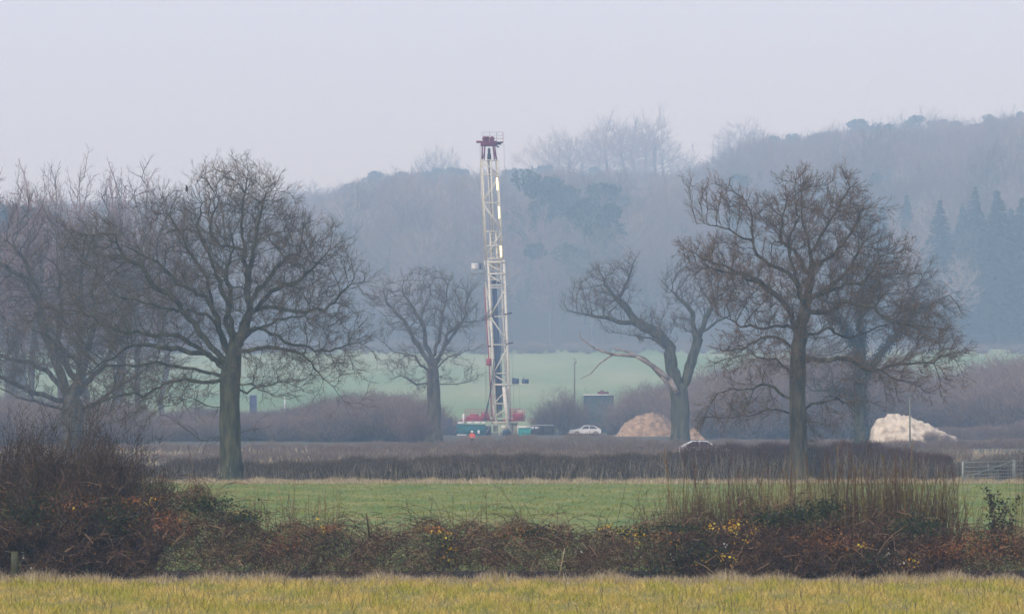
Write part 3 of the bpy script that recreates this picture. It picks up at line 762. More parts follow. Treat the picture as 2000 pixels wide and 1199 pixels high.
for k, px, top, Y, wd in ((0, 1055, 335, 1172, 1.0), (1, 1090, 362, 1178, 1.1), (1, 1170, 357, 1168, 1.25), (2, 1140, 378, 1132, 1.1)):
    by_top('pine_tree', PINE, PINE_H, k, px, top, Y, PN[px], 'dark pines on the slope', wd)
for i, (px, top, Y, lab) in enumerate(((1692, 385, 1122, 'dark fir immediately right of the russet oak crown'), (1722, 395, 1127, 'dark fir second to the right of the russet oak crown'), (1771, 378, 1165, 'dark slender fir standing alone between the oak crown and the right edge firs'),
        (1836, 388, 1117, 'dark fir left of the tall dark fir pair'), (1905, 362, 1122, 'tallest broad dark fir near the right edge'), (1948, 368, 1112, 'pointed dark fir just right of the tallest fir'), (1996, 385, 1117, 'dark fir cut by the right edge of the picture'), (1880, 395, 1137, 'dark fir tucked left behind the tallest broad fir'), (1975, 405, 1132, 'short dark fir behind the right edge fir'))):
    by_top('fir_tree', FIR, FIR_H, i % 3, px, top, Y, lab, 'dark firs on the right slope', 1.3)
for i, (px, top) in enumerate(((655, 372), (678, 362), (700, 352), (722, 345), (742, 334), (760, 340), (780, 336), (800, 335), (822, 330), (846, 325), (868, 328), (890, 322), (915, 330), (990, 330), (1015, 325), (1040, 322), (630, 380), (1062, 318), (1120, 330), (1150, 325))):
    Yc = 1440 + 25 * rnd.random()
    by_top('ridge_conifer', PINE if i % 3 else FIR, PINE_H if i % 3 else FIR_H, i % 3 if i % 3 else 0, px, top, Yc, 'blue grey conifer in the evergreen row on the ridge behind the mast', 'evergreen row on the ridge', 1.15)
for i, (px, top, Y) in enumerate(((1530, 262, 1480), (1560, 268, 1490), (1590, 258, 1470), (1615, 270, 1480), (1655, 232, 1500), (1690, 245, 1500), (1725, 240, 1490), (1860, 235, 1480), (1900, 238, 1480), (1935, 225, 1490), (1970, 230, 1480), (2005, 215, 1500), (2035, 210, 1500), (1805, 225, 1500), (1835, 230, 1470))):
    by_top('ridge_conifer', PINE, PINE_H, i % 3, px, top, Y, 'blue grey conifer on the right hand part of the ridge', 'evergreens on the right ridge', 1.2)
for i, (px, top, Y) in enumerate(((1765, 222, 1510), (1790, 208, 1515), (1750, 238, 1490), (1820, 212, 1520), (1985, 205, 1520), (2040, 198, 1510), (2080, 200, 1500), (1700, 232, 1520), (1640, 240, 1515), (860, 285, 1500), (890, 290, 1505), (835, 298, 1500), (1605, 255, 1520))):
    by_top('skyline_tree', BARE, BARE_H, (1, 3, 5)[i % 3], px, top, Y, 'bare tree crown thin against the sky above the ridge conifers', 'bare trees above the ridge conifers', 1.0)
# tall bare trees behind the left oaks
LT = ['tall thin bare tree above the leftmost oak, left of the tallest one', 'tallest thin bare tree above the leftmost oak', 'thin bare tree just right of the tallest one above the leftmost oak', 'twiggy upright tree against the sky, left one of the pair between the oaks',
      'twiggy upright tree against the sky, right one of the pair between the oaks', 'bare tree against the sky beside the left shoulder of the huge oak', 'thin bare tree above the leftmost oak, close to the picture edge', 'thin bare tree cut by the left picture edge',
      'faint bare tree directly behind the crow', 'faint bare tree behind the huge oak top, above its trunk', 'faint bare tree behind the top of the huge oak, just right of its trunk', 'pale round bare tree right of the huge oak top',
      'pale bare tree right of the huge oak crown, beside the first ridge conifer', 'faint bare tree behind the right shoulder of the huge oak', 'faint bare tree left of the crow', 'thin bare tree beyond the left picture edge', 'low faint bare tree where the ridge conifers begin']
for i, (px, top, Y) in enumerate(((60, 325, 620), (118, 308, 640), (160, 318, 660), (235, 322, 650), (272, 316, 630), (300, 335, 1400), (20, 345, 640), (-30, 335, 640), (385, 340, 1440), (430, 328, 1450), (480, 332, 1440), (575, 340, 1445), (610, 338, 1450), (540, 350, 1430), (345, 350, 1440), (-70, 340, 640), (650, 375, 1440))):
    by_top('hedgerow_tree', BARE, BARE_H, (5, 3, 1, 0)[i % 4], px, top + 14, Y, LT[i], 'tall bare trees behind the left oaks', .8)
for i, (px, top, Y) in enumerate(((15, 392, 1010), (45, 400, 1020), (-20, 400, 1010))):
    by_top('pine_tree', PINE, PINE_H, i, px, top, Y, ['dark blue conifer crown behind the leftmost oak, at the picture edge', 'dark blue conifer crown second from the left picture edge', 'dark conifer crown cut by the left picture edge'][i], 'dark conifers behind the leftmost oak', .8)
for i, (px, top, Y) in enumerate(((160, 425, 700), (230, 470, 760), (30, 520, 740), (320, 500, 800))):
    by_top('hedgerow_tree', BARE, BARE_H, (4, 2, 4, 0)[i], px, top, Y, ['bare tree showing between the two left oaks', 'short bare tree behind the left flank of the huge oak', 'bare tree deep behind the leftmost oak limbs', 'bare tree hidden behind the crown of the huge oak'][i], 'bare trees between the left oaks', .9)
for i in range(34):
    if i < 22: px = 1430 + 29 * i + rnd.uniform(-12, 12); top = float(np.interp(px, [1430, 1650, 2000], [300, 275, 260])) + rnd.uniform(0, 75); Yq = 1400 - (top - 260) * 2.2
    else: px = 660 + 32 * (i - 22) + rnd.uniform(-10, 10); top = 362 + rnd.uniform(0, 50); Yq = 1400 - (top - 350) * 2
    by_top('slope_conifer', PINE if i % 2 else FIR, PINE_H if i % 2 else FIR_H, i % 3, px, top, Yq, 'dim blue conifer standing among the bare trees below the right ridge' if i < 22 else 'dim blue conifer standing among the bare trees below the ridge behind the rig', 'conifers among the bare hillside trees', 1.25)
by_top('skyline_tree', BARE, BARE_H, 5, 1850, 300, 1290, 'pale rounded bare tree on the slope above the dark firs', None, 1.25)
by_top('slope_tree', BARE, BARE_H, 4, 1290, 350, 1200, 'large brownish bare tree on the slope left of the russet oak', None, 1.5)

# the rest of the wooded slope: no tree stands taller than the canopy line of the hill at its place
CANOPY = np.array([(-900, 405), (0, 398), (300, 388), (560, 380), (640, 368), (750, 342), (850, 334), (1020, 332), (1060, 332), (1200, 330), (1330, 328), (1390, 305), (1450, 262), (1550, 268), (1650, 242), (1750, 244), (1850, 232), (2000, 220), (3000, 212)], float)
def cap(k, x, Y, s):
    hmax = CAMH + (788 - np.interp(1000 + x / Y * F, CANOPY[:, 0], CANOPY[:, 1])) * Y / F - float(ground_z(x, Y))
    return min(s, hmax * rnd.uniform(.74, 1.07) / BARE_H[k])
cand = []
tries = 0
while len(cand) < 3600 and tries < 90000:
    tries += 1
    Y = 1508 + 1240 * rnd.random() ** 1.05; x = rnd.uniform(-400, 400)
    if abs(x) > .1 * Y + 55: continue
    cand.append((x, Y))
grid = {}; sel = []
for x, Y in cand:
    key = (int(x // 14), int(Y // 20))
    if key in grid: continue
    if not free(x, Y, 8.5): continue
    px = 1000 + x / Y * F
    if Y > 2440 and px < 1070: continue
    if Y > 2640: continue
    grid[key] = 1; sel.append((x, Y))
sel.sort(key=lambda p: p[1])
nb = len(sel)
front = sel[:170]; rest = sel[170:]
rest_r = sorted(rest, key=lambda p: -p[1]); ridge = [p for p in rest_r if abs(p[0]) < .1 * p[1] + 8][:110]; rs = set(ridge)
mass = [p for p in rest if p not in rs]
for i, (x, Y) in enumerate(front + ridge):
    k = rnd.randrange(6); s = rnd.uniform(.72, 1.2) * 1.36 * (1 + .35 * (Y - 1500) / 1150)
    if Y > 2330: s *= .62 if 1000 + x / Y * F > 1060 else .42
    elif Y > 2120: s *= .75
    s = cap(k, x, Y, s)
    if s < .3: continue
    place_tree('bare_tree', BARE[k], 'bare grey brown tree of the hazy wood, on its lower edge' if i < 170 else 'bare grey brown tree of the hazy wood, up near its ridge', x, Y, s, rnd.uniform(0, 6.28),
               'bare trees along the lower edge of the wood' if i < 170 else 'bare trees near the ridge of the wood')

# the mass between them: one object, instanced on points
def scatter_object(name, pts, meshes, smin, smax, label, cat=None, kk=None, ss=None, axes=None):
    srcs = []
    V = np.array([(x, Y, float(ground_z(x, Y)) - .1) for x, Y in pts], np.float32)
    me = bpy.data.meshes.new(name); me.vertices.add(len(V)); me.vertices.foreach_set('co', V.ravel()); me.update()
    at_ = me.attributes.new('kind_index', 'INT', 'POINT'); at_.data.foreach_set('value', np.array(kk if kk is not None else [rnd.randrange(len(meshes)) for _ in pts], np.int32))
    as_ = me.attributes.new('size', 'FLOAT', 'POINT'); as_.data.foreach_set('value', np.array(ss if ss is not None else [rnd.uniform(smin, smax) * ((.62 if 1000 + p[0] / p[1] * F > 1060 else .42) if p[1] > 2330 else (.75 if p[1] > 2120 else 1)) * 1.36 * (1 + .35 * (p[1] - 1500) / 1150) for p in pts], np.float32))
    ar = me.attributes.new('spin', 'FLOAT', 'POINT'); ar.data.foreach_set('value', np.array([rnd.uniform(0, 6.28) for _ in pts], np.float32))
    o = obj(name, me); tag(o, label, cat or 'wood', None, 'stuff')
    ng = bpy.data.node_groups.new(name, 'GeometryNodeTree')
    ng.interface.new_socket('Geometry', in_out='INPUT', socket_type='NodeSocketGeometry'); ng.interface.new_socket('Geometry', in_out='OUTPUT', socket_type='NodeSocketGeometry')
    N = ng.nodes; L = ng.links; gi = N.new('NodeGroupInput'); go = N.new('NodeGroupOutput')
    g2i = N.new('GeometryNodeGeometryToInstance')
    jn_all = N.new('GeometryNodeJoinGeometry')
    for pair in reversed(meshes):
        j = N.new('GeometryNodeJoinGeometry')
        for ob in pair:
            oi = N.new('GeometryNodeObjectInfo'); oi.transform_space = 'ORIGINAL'; oi.inputs['Object'].default_value = ob; L.new(oi.outputs['Geometry'], j.inputs[0])
        gg = N.new('GeometryNodeGeometryToInstance'); L.new(j.outputs[0], gg.inputs[0]); L.new(gg.outputs[0], jn_all.inputs[0])
    N.remove(g2i)
    def attr(nm, ty):
        a = N.new('GeometryNodeInputNamedAttribute'); a.data_type = ty; a.inputs['Name'].default_value = nm; return a.outputs[0]
    ip = N.new('GeometryNodeInstanceOnPoints'); L.new(gi.outputs[0], ip.inputs['Points']); L.new(jn_all.outputs[0], ip.inputs['Instance'])
    ip.inputs['Pick Instance'].default_value = True
    L.new(attr('kind_index', 'INT'), ip.inputs['Instance Index'])
    cx = N.new('ShaderNodeCombineXYZ'); L.new(attr('spin', 'FLOAT'), cx.inputs[2]); L.new(cx.outputs[0], ip.inputs['Rotation'])
    vm = N.new('ShaderNodeVectorMath'); vm.operation = 'MULTIPLY'; vm.inputs[1].default_value = axes or (1, 1, 1)
    L.new(attr('size', 'FLOAT'), vm.inputs[0]); L.new(vm.outputs[0], ip.inputs['Scale'])
    L.new(ip.outputs[0], go.inputs[0])
    md = o.modifiers.new('scatter', 'NODES'); md.node_group = ng
    return o
pairs = []
for tr, cr in BARE:
    t_ = next(o for o in C.objects if o.data is tr); c_ = next(o for o in C.objects if o.data is cr); pairs.append((t_, c_))
mk = [rnd.randrange(6) for _ in mass]
ms = [cap(k, x, Y, rnd.uniform(.72, 1.2) * 1.36 * (1 + .35 * (Y - 1500) / 1150)) for k, (x, Y) in zip(mk, mass)]
keep = [i for i, s_ in enumerate(ms) if s_ > .3]
mass = [mass[i] for i in keep]; mk = [mk[i] for i in keep]; ms = [ms[i] for i in keep]
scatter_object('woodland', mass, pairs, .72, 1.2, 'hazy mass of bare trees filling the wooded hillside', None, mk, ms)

# ---------------------------------------------------------------- hedges and scrub
def interp_px(tab, px): t = np.array(tab, float); return np.interp(px, t[:, 0], t[:, 1])
def hedge(name, label, px0, px1, D, depth, tops, ntw, nst, L, rt, m, m2=None, seed=1, up=1.1, cat='hedge', fuzzy=.25, base_off=0, twist=0):
    """tops: photograph heights of the hedge's top edge, per column"""
    rg = np.random.default_rng(seed)
    def pos(n):
        px = rg.uniform(px0, px1, n); Y = D + rg.uniform(0, depth, n) + twist * (px - px0) / (px1 - px0)
        x = gx(px, Y); g = ground_z(x, Y)
        H = CAMH + (788 - interp_px(tops, px)) * D / F - ground_z(x, np.full(n, D)); H = np.maximum(H, .3)
        return px, x, Y, g, H
    px, x, Y, g, H = pos(ntw)
    t = rg.uniform(0, 1, ntw) ** .8
    lump = 1 + fuzzy * .35 * (np.sin(x * 1.3) + np.sin(x * .57 + 2) + np.sin(x * 3.1 + Y)) / 2
    P = np.stack([x, Y, g + t * H * lump], 1)
    dd = unit(np.stack([rg.normal(0, .55, ntw), rg.normal(0, .55, ntw), rg.uniform(.1, up, ntw)], 1))
    ln = L * rg.uniform(.4, 1.2, ntw); P[:, 2] = np.maximum(P[:, 2] - ln * .5, g)
    V1 = cones(P, P + dd * ln[:, None], np.full(ntw, rt))
    px, x, Y, g, H = pos(nst)
    S = np.stack([x, Y, g - .05], 1); d0 = unit(np.stack([rg.normal(0, .18, nst), rg.normal(0, .18, nst), np.ones(nst)], 1))
    hh = H * rg.uniform(.5, 1.0, nst)
    mid = S + d0 * (hh * .5)[:, None]; d1 = unit(d0 + rg.normal(0, .25, (nst, 3))); d1[:, 2] = np.abs(d1[:, 2]); tip = mid + d1 * (hh * .5)[:, None]
    a = tubes(S, mid, d0, d1, np.full(nst, rt * 2.2), np.full(nst, rt * 1.6), 3); b = cones(mid, tip, np.full(nst, rt * 1.6))
    base = np.array([gx((px0 + px1) / 2, D), D, 0.])
    root = empty(name, base); tag(root, label, cat)
    o1 = obj('twigs', mesh_of('twigs', *(lambda v, f: (v - base, f))(*join(V1))), m, root); o1['kind'] = 'stuff'
    v, f = join(a, b); o2 = obj('stems', mesh_of('stems', v - base, f), m2 or m, root); o2['kind'] = 'stuff'
    return root

hedge('trimmed_hedge', 'long flat topped bare hedge running behind the green pasture', 270, 1345, 299.5, 1.6,
      [(270, 925), (330, 895), (430, 892), (520, 902), (600, 900), (690, 892), (800, 888), (1000, 886), (1200, 884), (1345, 880)], 44000, 5200, .45, .010, M['hedge'], M['hedge_stem'], seed=31)
hedge('trimmed_hedge', 'taller reddish stretch of bare hedge on both sides of the russet oak trunk', 1330, 1860, 299.5, 1.8,
      [(1330, 872), (1345, 868), (1400, 868), (1420, 862), (1500, 862), (1640, 862), (1740, 870), (1800, 878), (1860, 890)], 26000, 3200, .5, .010, M['hedge_red'], M['hedge_stem'], seed=32)
hedge('trimmed_hedge', 'low rough hedge beyond the gate at the right edge', 1850, 2150, 312, 2.5,
      [(1850, 900), (1920, 888), (2000, 880), (2150, 876)], 9000, 1200, .5, .011, M['hedge_stem'], seed=33)
hedge('trimmed_hedge', 'low bare hedge strip behind the dark thicket at left', -150, 290, 303, 1.6,
      [(-150, 900), (290, 905)], 9000, 600, .5, .010, M['hedge'], seed=34)
hedge('middle_hedge', 'second low hedge seen just above the long trimmed hedge', -150, 1900, 400, 2.0,
      [(-150, 880), (300, 884), (500, 876), (620, 872), (800, 868), (1000, 870), (1420, 864), (1700, 864), (1900, 872)], 32000, 1800, .5, .012, M['scrub'], seed=35, fuzzy=.7)
hedge('middle_hedge', 'far low hedge in front of the drilling site and the soil mound', -150, 1440, 485, 2.5,
      [(-150, 868), (560, 866), (840, 862), (880, 853), (950, 853), (1090, 848), (1110, 842), (1180, 842), (1200, 855), (1440, 859)], 30000, 1800, .55, .014, M['scrub'], seed=36, fuzzy=.6)
hedge('middle_hedge', 'far low hedge at the foot of the pale chalk heap', 1420, 2100, 520, 2.5,
      [(1420, 858), (1700, 858), (1860, 859), (2100, 850)], 15000, 900, .7, .016, M['scrub'], seed=37, fuzzy=.6)
hedge('middle_hedge', 'even topped hedge right behind the pale chalk heap', 1820, 2150, 640, 2.5,
      [(1820, 836), (1900, 832), (2000, 824), (2150, 822)], 12000, 700, .8, .018, M['scrub'], seed=38)

def bush_meshes(seed, w, h, ns=70, nt=2200, L=.8, rt=.018, mt='scrub', spread=1.0):
    rg = np.random.default_rng(seed)
    a = rg.uniform(0, 2 * pi, ns); t = rg.uniform(.05, 1, ns) * spread
    d0 = unit(np.stack([np.cos(a) * t * w * .5, np.sin(a) * t * w * .5, np.full(ns, h * .8)], 1)); l = h * rg.uniform(.6, .95, ns)
    S = np.stack([rg.normal(0, w * .06, ns), rg.normal(0, w * .06, ns), np.full(ns, -.1)], 1)
    mid = S + d0 * (l * .5)[:, None]; d1 = unit(d0 + rg.normal(0, .2, (ns, 3))); tip = mid + d1 * (l * .5)[:, None]
    A = tubes(S, mid, d0, d1, np.full(ns, rt * 2), np.full(ns, rt * 1.3), 3); B = cones(mid, tip, np.full(ns, rt * 1.3))
    v, f = join(A, B); st = mesh_of('stems', v, f); st.materials.append(M['bark_far'])
    k = rg.integers(0, ns, nt); u = rg.uniform(.25, 1, nt)
    P = np.where((u < .5)[:, None], S[k] + (mid[k] - S[k]) * (u * 2)[:, None], mid[k] + (tip[k] - mid[k]) * (u * 2 - 1)[:, None])
    P = P + rg.normal(0, w * .035, (nt, 3)); P[:, 2] = np.maximum(P[:, 2], .05)
    dd = unit(d1[k] + rg.normal(0, .7, (nt, 3)) + np.array([0, 0, .2]))
    V, T = cones(P, P + dd * (L * rg.uniform(.4, 1.2, nt))[:, None], np.full(nt, rt * .8))
    tw = mesh_of('twigs', V, T); tw.materials.append(M[mt]); return st, tw
BUSH = [bush_meshes(201, 6, 4.2), bush_meshes(202, 5, 4.8), bush_meshes(203, 7, 3.6, 90, 2600), bush_meshes(204, 6, 4.2, mt='scrub_red'), bush_meshes(205, 5.5, 5.6, 80, 2600)]
BUSH_H = [top_of(b_[1]) for b_ in BUSH]
def bush(k, px, top, Y, label, group, wide=1.0):
    x = gx(px, Y); z = float(ground_z(x, Y)); h = at(px, top, Y)[2] - z; s = h / BUSH_H[k]
    r = empty('bush', (x, Y, z)); r.scale = (s * wide, s * wide, s); r.rotation_euler = (0, 0, rnd.uniform(0, 6.28)); tag(r, label, 'bush', group)
    for nm, me in zip(('stems', 'twigs'), BUSH[k]):
        o = bpy.data.objects.new(nm, me); C.objects.link(o); o.parent = r; o['kind'] = 'stuff'
    return r
belt = []
def belt_row(px0, px1, step, rows, Y0, dY, prof, jit=10, rowdrop=0):
    for row in range(rows):
        px = px0
        while px < px1:
            Y = Y0 + dY * row + rnd.uniform(-12, 12); p_ = px + rnd.uniform(-8, 8)
            belt.append((p_, float(interp_px(prof, px)) + rnd.uniform(-jit, jit) + rowdrop * (rows - 1 - row), Y)); px += step * rnd.uniform(.7, 1.2)
belt_row(240, 835, 15, 3, 620, 35, [(240, 812), (265, 806), (330, 798), (420, 794), (480, 798), (540, 802), (600, 794), (640, 780), (690, 770), (740, 768), (790, 772), (830, 790)], 9, 6)
belt_row(1380, 1700, 15, 3, 665, 40, [(1380, 742), (1450, 716), (1520, 698), (1600, 688), (1700, 696)], 12, 12)
belt_row(1700, 2120, 15, 4, 680, 32, [(1700, 738), (1800, 742), (1880, 728), (1930, 715), (1970, 702), (2000, 696), (2120, 690)], 7, 13)
belt_row(-90, 265, 18, 3, 545, 45, [(-90, 770), (265, 790)], 12, 6)
belt_row(1222, 1400, 13, 2, 750, 14, [(1222, 778), (1300, 750), (1400, 745)], 16, 10)
belt_row(150, 2080, 5, 1, 1497, 1, [(150, 676), (900, 672), (2080, 680)], 10, 0)
belt_row(820, 890, 14, 2, 770, 20, [(820, 800), (890, 812)], 8, 5)
for px, top, k, lab in ((1075, 782, 0, 'rounded grey green bush between the rig and the white car'), (1105, 757, 4, 'tallest grey green bush, between the rig and the white car'), (1128, 782, 1, 'grey green bush at the left end of the teal container'),
                   (1060, 800, 2, 'low grey bush just right of the turquoise tank'), (1160, 822, 2, 'low brown bush behind the white car'), (1195, 818, 2, 'low brown bush between white car and soil mound')):
    bush(k, px, top, 745 if px < 1140 else 752, lab, None, 1.05)

bush(2, 1818, 840, 575, 'low grey bush growing in front of the right slope of the chalk heap', None, 1.2)
bush(2, 1850, 846, 570, 'low grey bush at the right tail of the chalk heap', None, 1.2)
bush(3, 722, 786, 618, 'rust coloured bush in the scrub belt between the huge oak and the crooked oak', None, 1.1)
bush(3, 812, 806, 590, 'rust coloured bush at the foot of the crooked oak', None, 1.2)
def scatter_bushes():
    """the scrub belts: one object, the bush meshes set out on points"""
    pts = [(gx(p_, Y), Y) for p_, t_, Y in belt]
    ob_pairs = []
    for k in (0, 1, 2, 4):
        ob_pairs.append(tuple(next(o for o in C.objects if o.data is me) for me in BUSH[k]))
    kk = [rnd.randrange(4) for _ in pts]; hs = []
    for (p_, t_, Y), k in zip(belt, kk):
        x = gx(p_, Y); hs.append((at(p_, t_, Y)[2] - float(ground_z(x, Y))) / BUSH_H[(0, 1, 2, 4)[k]])
    scatter_object('scrub', pts, ob_pairs, 1, 1, 'belts of bare violet brown scrub behind the hedges', 'scrub', kk, hs, (1.4, 1.4, 1.0))
scatter_bushes()

# ---------------------------------------------------------------- the drilling rig
D = 735.0; S = D / F
def R(px, py, dy=0.0): return at(px, py, D + dy)
rig = empty('drilling_rig', (gx(980, D), D, 0)); tag(rig, 'tall white lattice drilling mast with a crimson crown standing on a red railed platform', 'drilling rig')
def part(name, m, fn, smooth=False):
    b = MB(); fn(b); return b.build(name, m, rig, smooth)
W = M['white']
# corner lines of the lower section (photograph columns by row): front pair dy=-.9, rear pair dy=+.9
def fl(y): return float(np.interp(y, [505, 540, 818, 846], [953, 956.5, 969, 970]))
def fr(y): return float(np.interp(y, [505, 540, 750, 846], [984, 985.5, 994.5, 998]))
def rl(y): return float(np.interp(y, [505, 540, 818, 846], [946, 950, 964, 966]))
def rr(y): return float(np.interp(y, [505, 540, 750, 846], [977, 979, 989, 993]))
for fx, dy, rad in ((fl, -.9, .19), (fr, -.9, .20), (rl, .9, .14), (rr, .9, .15)):
    part('mast_leg', W, lambda b: b.bar(R(fx(843), 843, dy), R(fx(508), 508, dy), rad, 4))
for y in (512, 535, 546, 557, 562, 618, 673, 729, 751, 788):
    big = y in (751, 512, 535)
    part('crossbar', W, lambda b: b.bar(R(fl(y) - (3 if big else 0), y, -1.0), R(fr(y) + (3 if big else 0), y, -1.0), .17 if big else .09, 4))
    if y not in (546, 562): part('rear_crossbar', W, lambda b: b.bar(R(rl(y), y + 2, .95), R(rr(y), y + 2, .95), .07, 4))
for (xa, ya), (xb, yb) in (((fr, 565), (fl, 614)), ((fl, 622), (fr, 668)), ((fr, 678), (fl, 727)), ((fl, 732), (fr, 750)), ((fr, 756), (fl, 785)), ((fl, 812), (fr, 792)), ((fl, 516), (fr, 534)), ((fl, 538), (fr, 556))):
    part('diagonal_brace', W, lambda b: b.bar(R(xa(ya), ya, -1.0), R(xb(yb), yb, -1.0), .10, 4))
for ya, yb in ((562, 618), (618, 673), (673, 729), (729, 788), (788, 840)):
    part('side_brace', W, lambda b: b.bar(R(fr(ya), ya, -.9), R(rr(yb), yb, .9), .06, 4))
    part('side_brace', W, lambda b: b.bar(R(rl(ya), ya, .9), R(fl(yb), yb, -.9), .06, 4))
part('support_strut', W, lambda b: b.bar(R(984, 756, -1.5), R(992, 832, -1.8), .26, 8), True)
# collars where hoses and catwalk brackets clamp on
for y in (616, 674): part('bracket', M['dark'], lambda b: b.bar(R(fl(y) - 8, y + 2, -.6), R(fl(y) + 5, y + 2, -1.1), .13, 6).bar(R(fr(y) - 3, y - 2, -1.1), R(fr(y) + 11, y - 5, -.6), .11, 6))
# telescoped upper section
def ul(y): return float(np.interp(y, [312, 505], [941.5, 951]))
def ur(y): return float(np.interp(y, [312, 505], [971.5, 982]))
for fx, dy, rad, o_ in ((ul, -.7, .14, 0), (ur, -.7, .14, 0), (ul, .7, .11, -3), (ur, .7, .11, -3)):
    part('upper_leg', W, lambda b: b.bar(R(fx(508) + o_, 508, dy), R(fx(312) + o_, 312, dy), rad, 4))
part('guide_rail', W, lambda b: b.bar(R(952, 312, -.3), R(960, 460, -.3), .09, 4))
part('guide_rail', W, lambda b: b.bar(R(958.5, 312, -.75), R(964, 452, -.75), .11, 4))
for y in (313, 341, 396, 452, 480, 505):
    part('crossbar', W, lambda b: b.bar(R(ul(y), y, -.78), R(ur(y), y, -.78), .09, 4)); part('rear_crossbar', W, lambda b: b.bar(R(ul(y) - 3, y + 1, .75), R(ur(y) - 3, y + 1, .75), .07, 4))
for (xa, ya), (xb, yb) in (((ur, 348), (ul, 392)), ((ul, 400), (ur, 448)), ((ur, 455), (ul, 500)), ((ul, 316), (ur, 339))):
    part('diagonal_brace', W, lambda b: b.bar(R(xa(ya), ya, -.78), R(xb(yb), yb, -.78), .08, 4))
    part('side_brace', W, lambda b: b.bar(R(xa(ya) - 3, ya, .75), R(xb(yb) - 3, yb, .75), .06, 4))
# perforated plates between 455 and 530
for x0, y0 in ((961, 455), (971, 455)):
    part('cable_tray', M['cream'], lambda b: [b.box(R(x0 + j * 7.5 * .05, 458 + j * 7.5, -.45), (.42, .1, .30)) for j in range(10)])
part('cable_tray', W, lambda b: b.bar(R(957, 452, -.5), R(961, 530, -.5), .13, 4)); part('cable_tray', W, lambda b: b.bar(R(968.5, 452, -.5), R(972, 530, -.5), .13, 4))
# tube lights (lit)
for xa, ya, yb in ((970.5, 347, 372), (974, 403, 427), (977.5, 480, 502)):
    p_ = MB().bar(R(xa, ya, -1.05), R(xa + (yb - ya) * .055, yb, -1.05), .13, 8).build('tube_lamp', M['lamp'], rig)
    MB().box(R(xa, ya - 1, -1.0), (.5, .3, .14)).build('lamp_bracket', M['galv'], rig)
# dark kelly, blocks and hoses inside the mast
part('kelly_pipe', M['bluedark'], lambda b: b.bar(R(966, 562, 0), R(977, 800, 0), .34, 10), True)
part('hose', M['dark'], lambda b: b.bar(R(962, 570, .3), R(971, 806, .3), .10, 6), True)
part('pipe_rack', M['bluedark'], lambda b: [b.bar(R(968 + k_ * 3, 640 + 6 * k_, .5), R(974 + k_ * 2.5, 790, .4), .07, 5) for k_ in range(4)])
part('travelling_block', M['dark'], lambda b: b.box(R(955.5, 308, -.2), (.55, .6, 1.0)).box(R(955, 296, -.2), (.35, .5, .8)).bar(R(955, 288, -.2), R(955.5, 345, -.2), .05, 5), False)
part('top_drive', M['bluedark'], lambda b: b.box(R(964.5, 548, -.3), (.62, .7, .85)).box(R(964, 538, -.3), (.5, .6, .3)).box(R(975, 550, .2), (.5, .5, .5)))
for xo in (937.5, 939.5, 984): part('wire_line', M['galv'], lambda b: b.bar(R(xo, 282, .3), R(xo + (12 if xo < 960 else 20), 800, .3), .022, 4))
part('drill_line', M['dark'], lambda b: [b.bar(R(953 + k_ * 2.2, 290, 0), R(960 + k_ * 2.2, 545, 0), .025, 4) for k_ in range(3)])
# red ladder and stand pipe along the left rear leg
part('stand_pipe', M['redpaint'], lambda b: b.bar(R(946, 560, 1.2), R(962, 815, 1.2), .08, 6), True)
part('ladder', M['redpaint'], lambda b: [b.bar(R(958, 690, 1.0), R(963.5, 815, 1.0), .05, 4), b.bar(R(954, 690, 1.0), R(959.5, 815, 1.0), .05, 4)] + [b.bar(R(954 + j * .195, 690 + j * 4.4, 1.0), R(958 + j * .195, 690 + j * 4.4, 1.0), .03, 4) for j in range(28)])
part('junction_box', M['redpaint'], lambda b: b.box(R(955, 707, .8), (.75, .7, 1.0)))
# crown
CP = M['crownpaint']
part('crown_beam', CP, lambda b: b.box(R(955, 282, 0), (2.4, 1.9, .55)).box(R(950, 277.5, 0), (2.9, 2.0, .22)))
part('crown_platform', CP, lambda b: b.box(R(957.5, 278.5, 0), (3.75, 2.1, .12)))
for x0 in (946.5, 952.5, 961): part('sheave', M['crownpaint'], lambda b: b.disc(R(x0, 271.5, 0), .36, .25, 1, 16).disc(R(x0, 271.5, 0), .13, .5, 1, 10))
for xa, xb in ((942.5, 941.5), (947, 945.5), (966, 970), (963, 966)):
    for dy in (-.65, .65): part('crown_leg', CP, lambda b: b.bar(R(xa, 286, dy), R(xb, 313, dy), .11, 4))
part('crown_brace', CP, lambda b: b.bar(R(948, 286, -.7), R(943, 310, -.7), .05, 4).bar(R(963, 287, -.7), R(969, 311, -.7), .07, 4))
part('crown_sheave_guard', M['dark'], lambda b: b.box(R(972.5, 287, -.4), (.3, .3, .22)).box(R(975, 281, -.3), (.6, .4, .3)))
for x0 in (943, 956, 970, 982.5):
    for dy in (-1.0, 1.0): part('railing_post', M['redpaint'] if x0 > 980 else M['galv'], lambda b: b.bar(R(x0, 279, dy), R(x0, 258, dy), .035, 4))
for y in (258.5, 265, 271):
    for dy in (-1.0, 1.0): part('railing', M['redpaint'] if y > 270 else M['galv'], lambda b: b.bar(R(943, y, dy), R(982.5, y, dy), .028, 4))
for y in (258.5, 265):
    for x0 in (943, 982.5): part('railing', M['galv'], lambda b: b.bar(R(x0, y, -1), R(x0, y, 1), .028, 4))
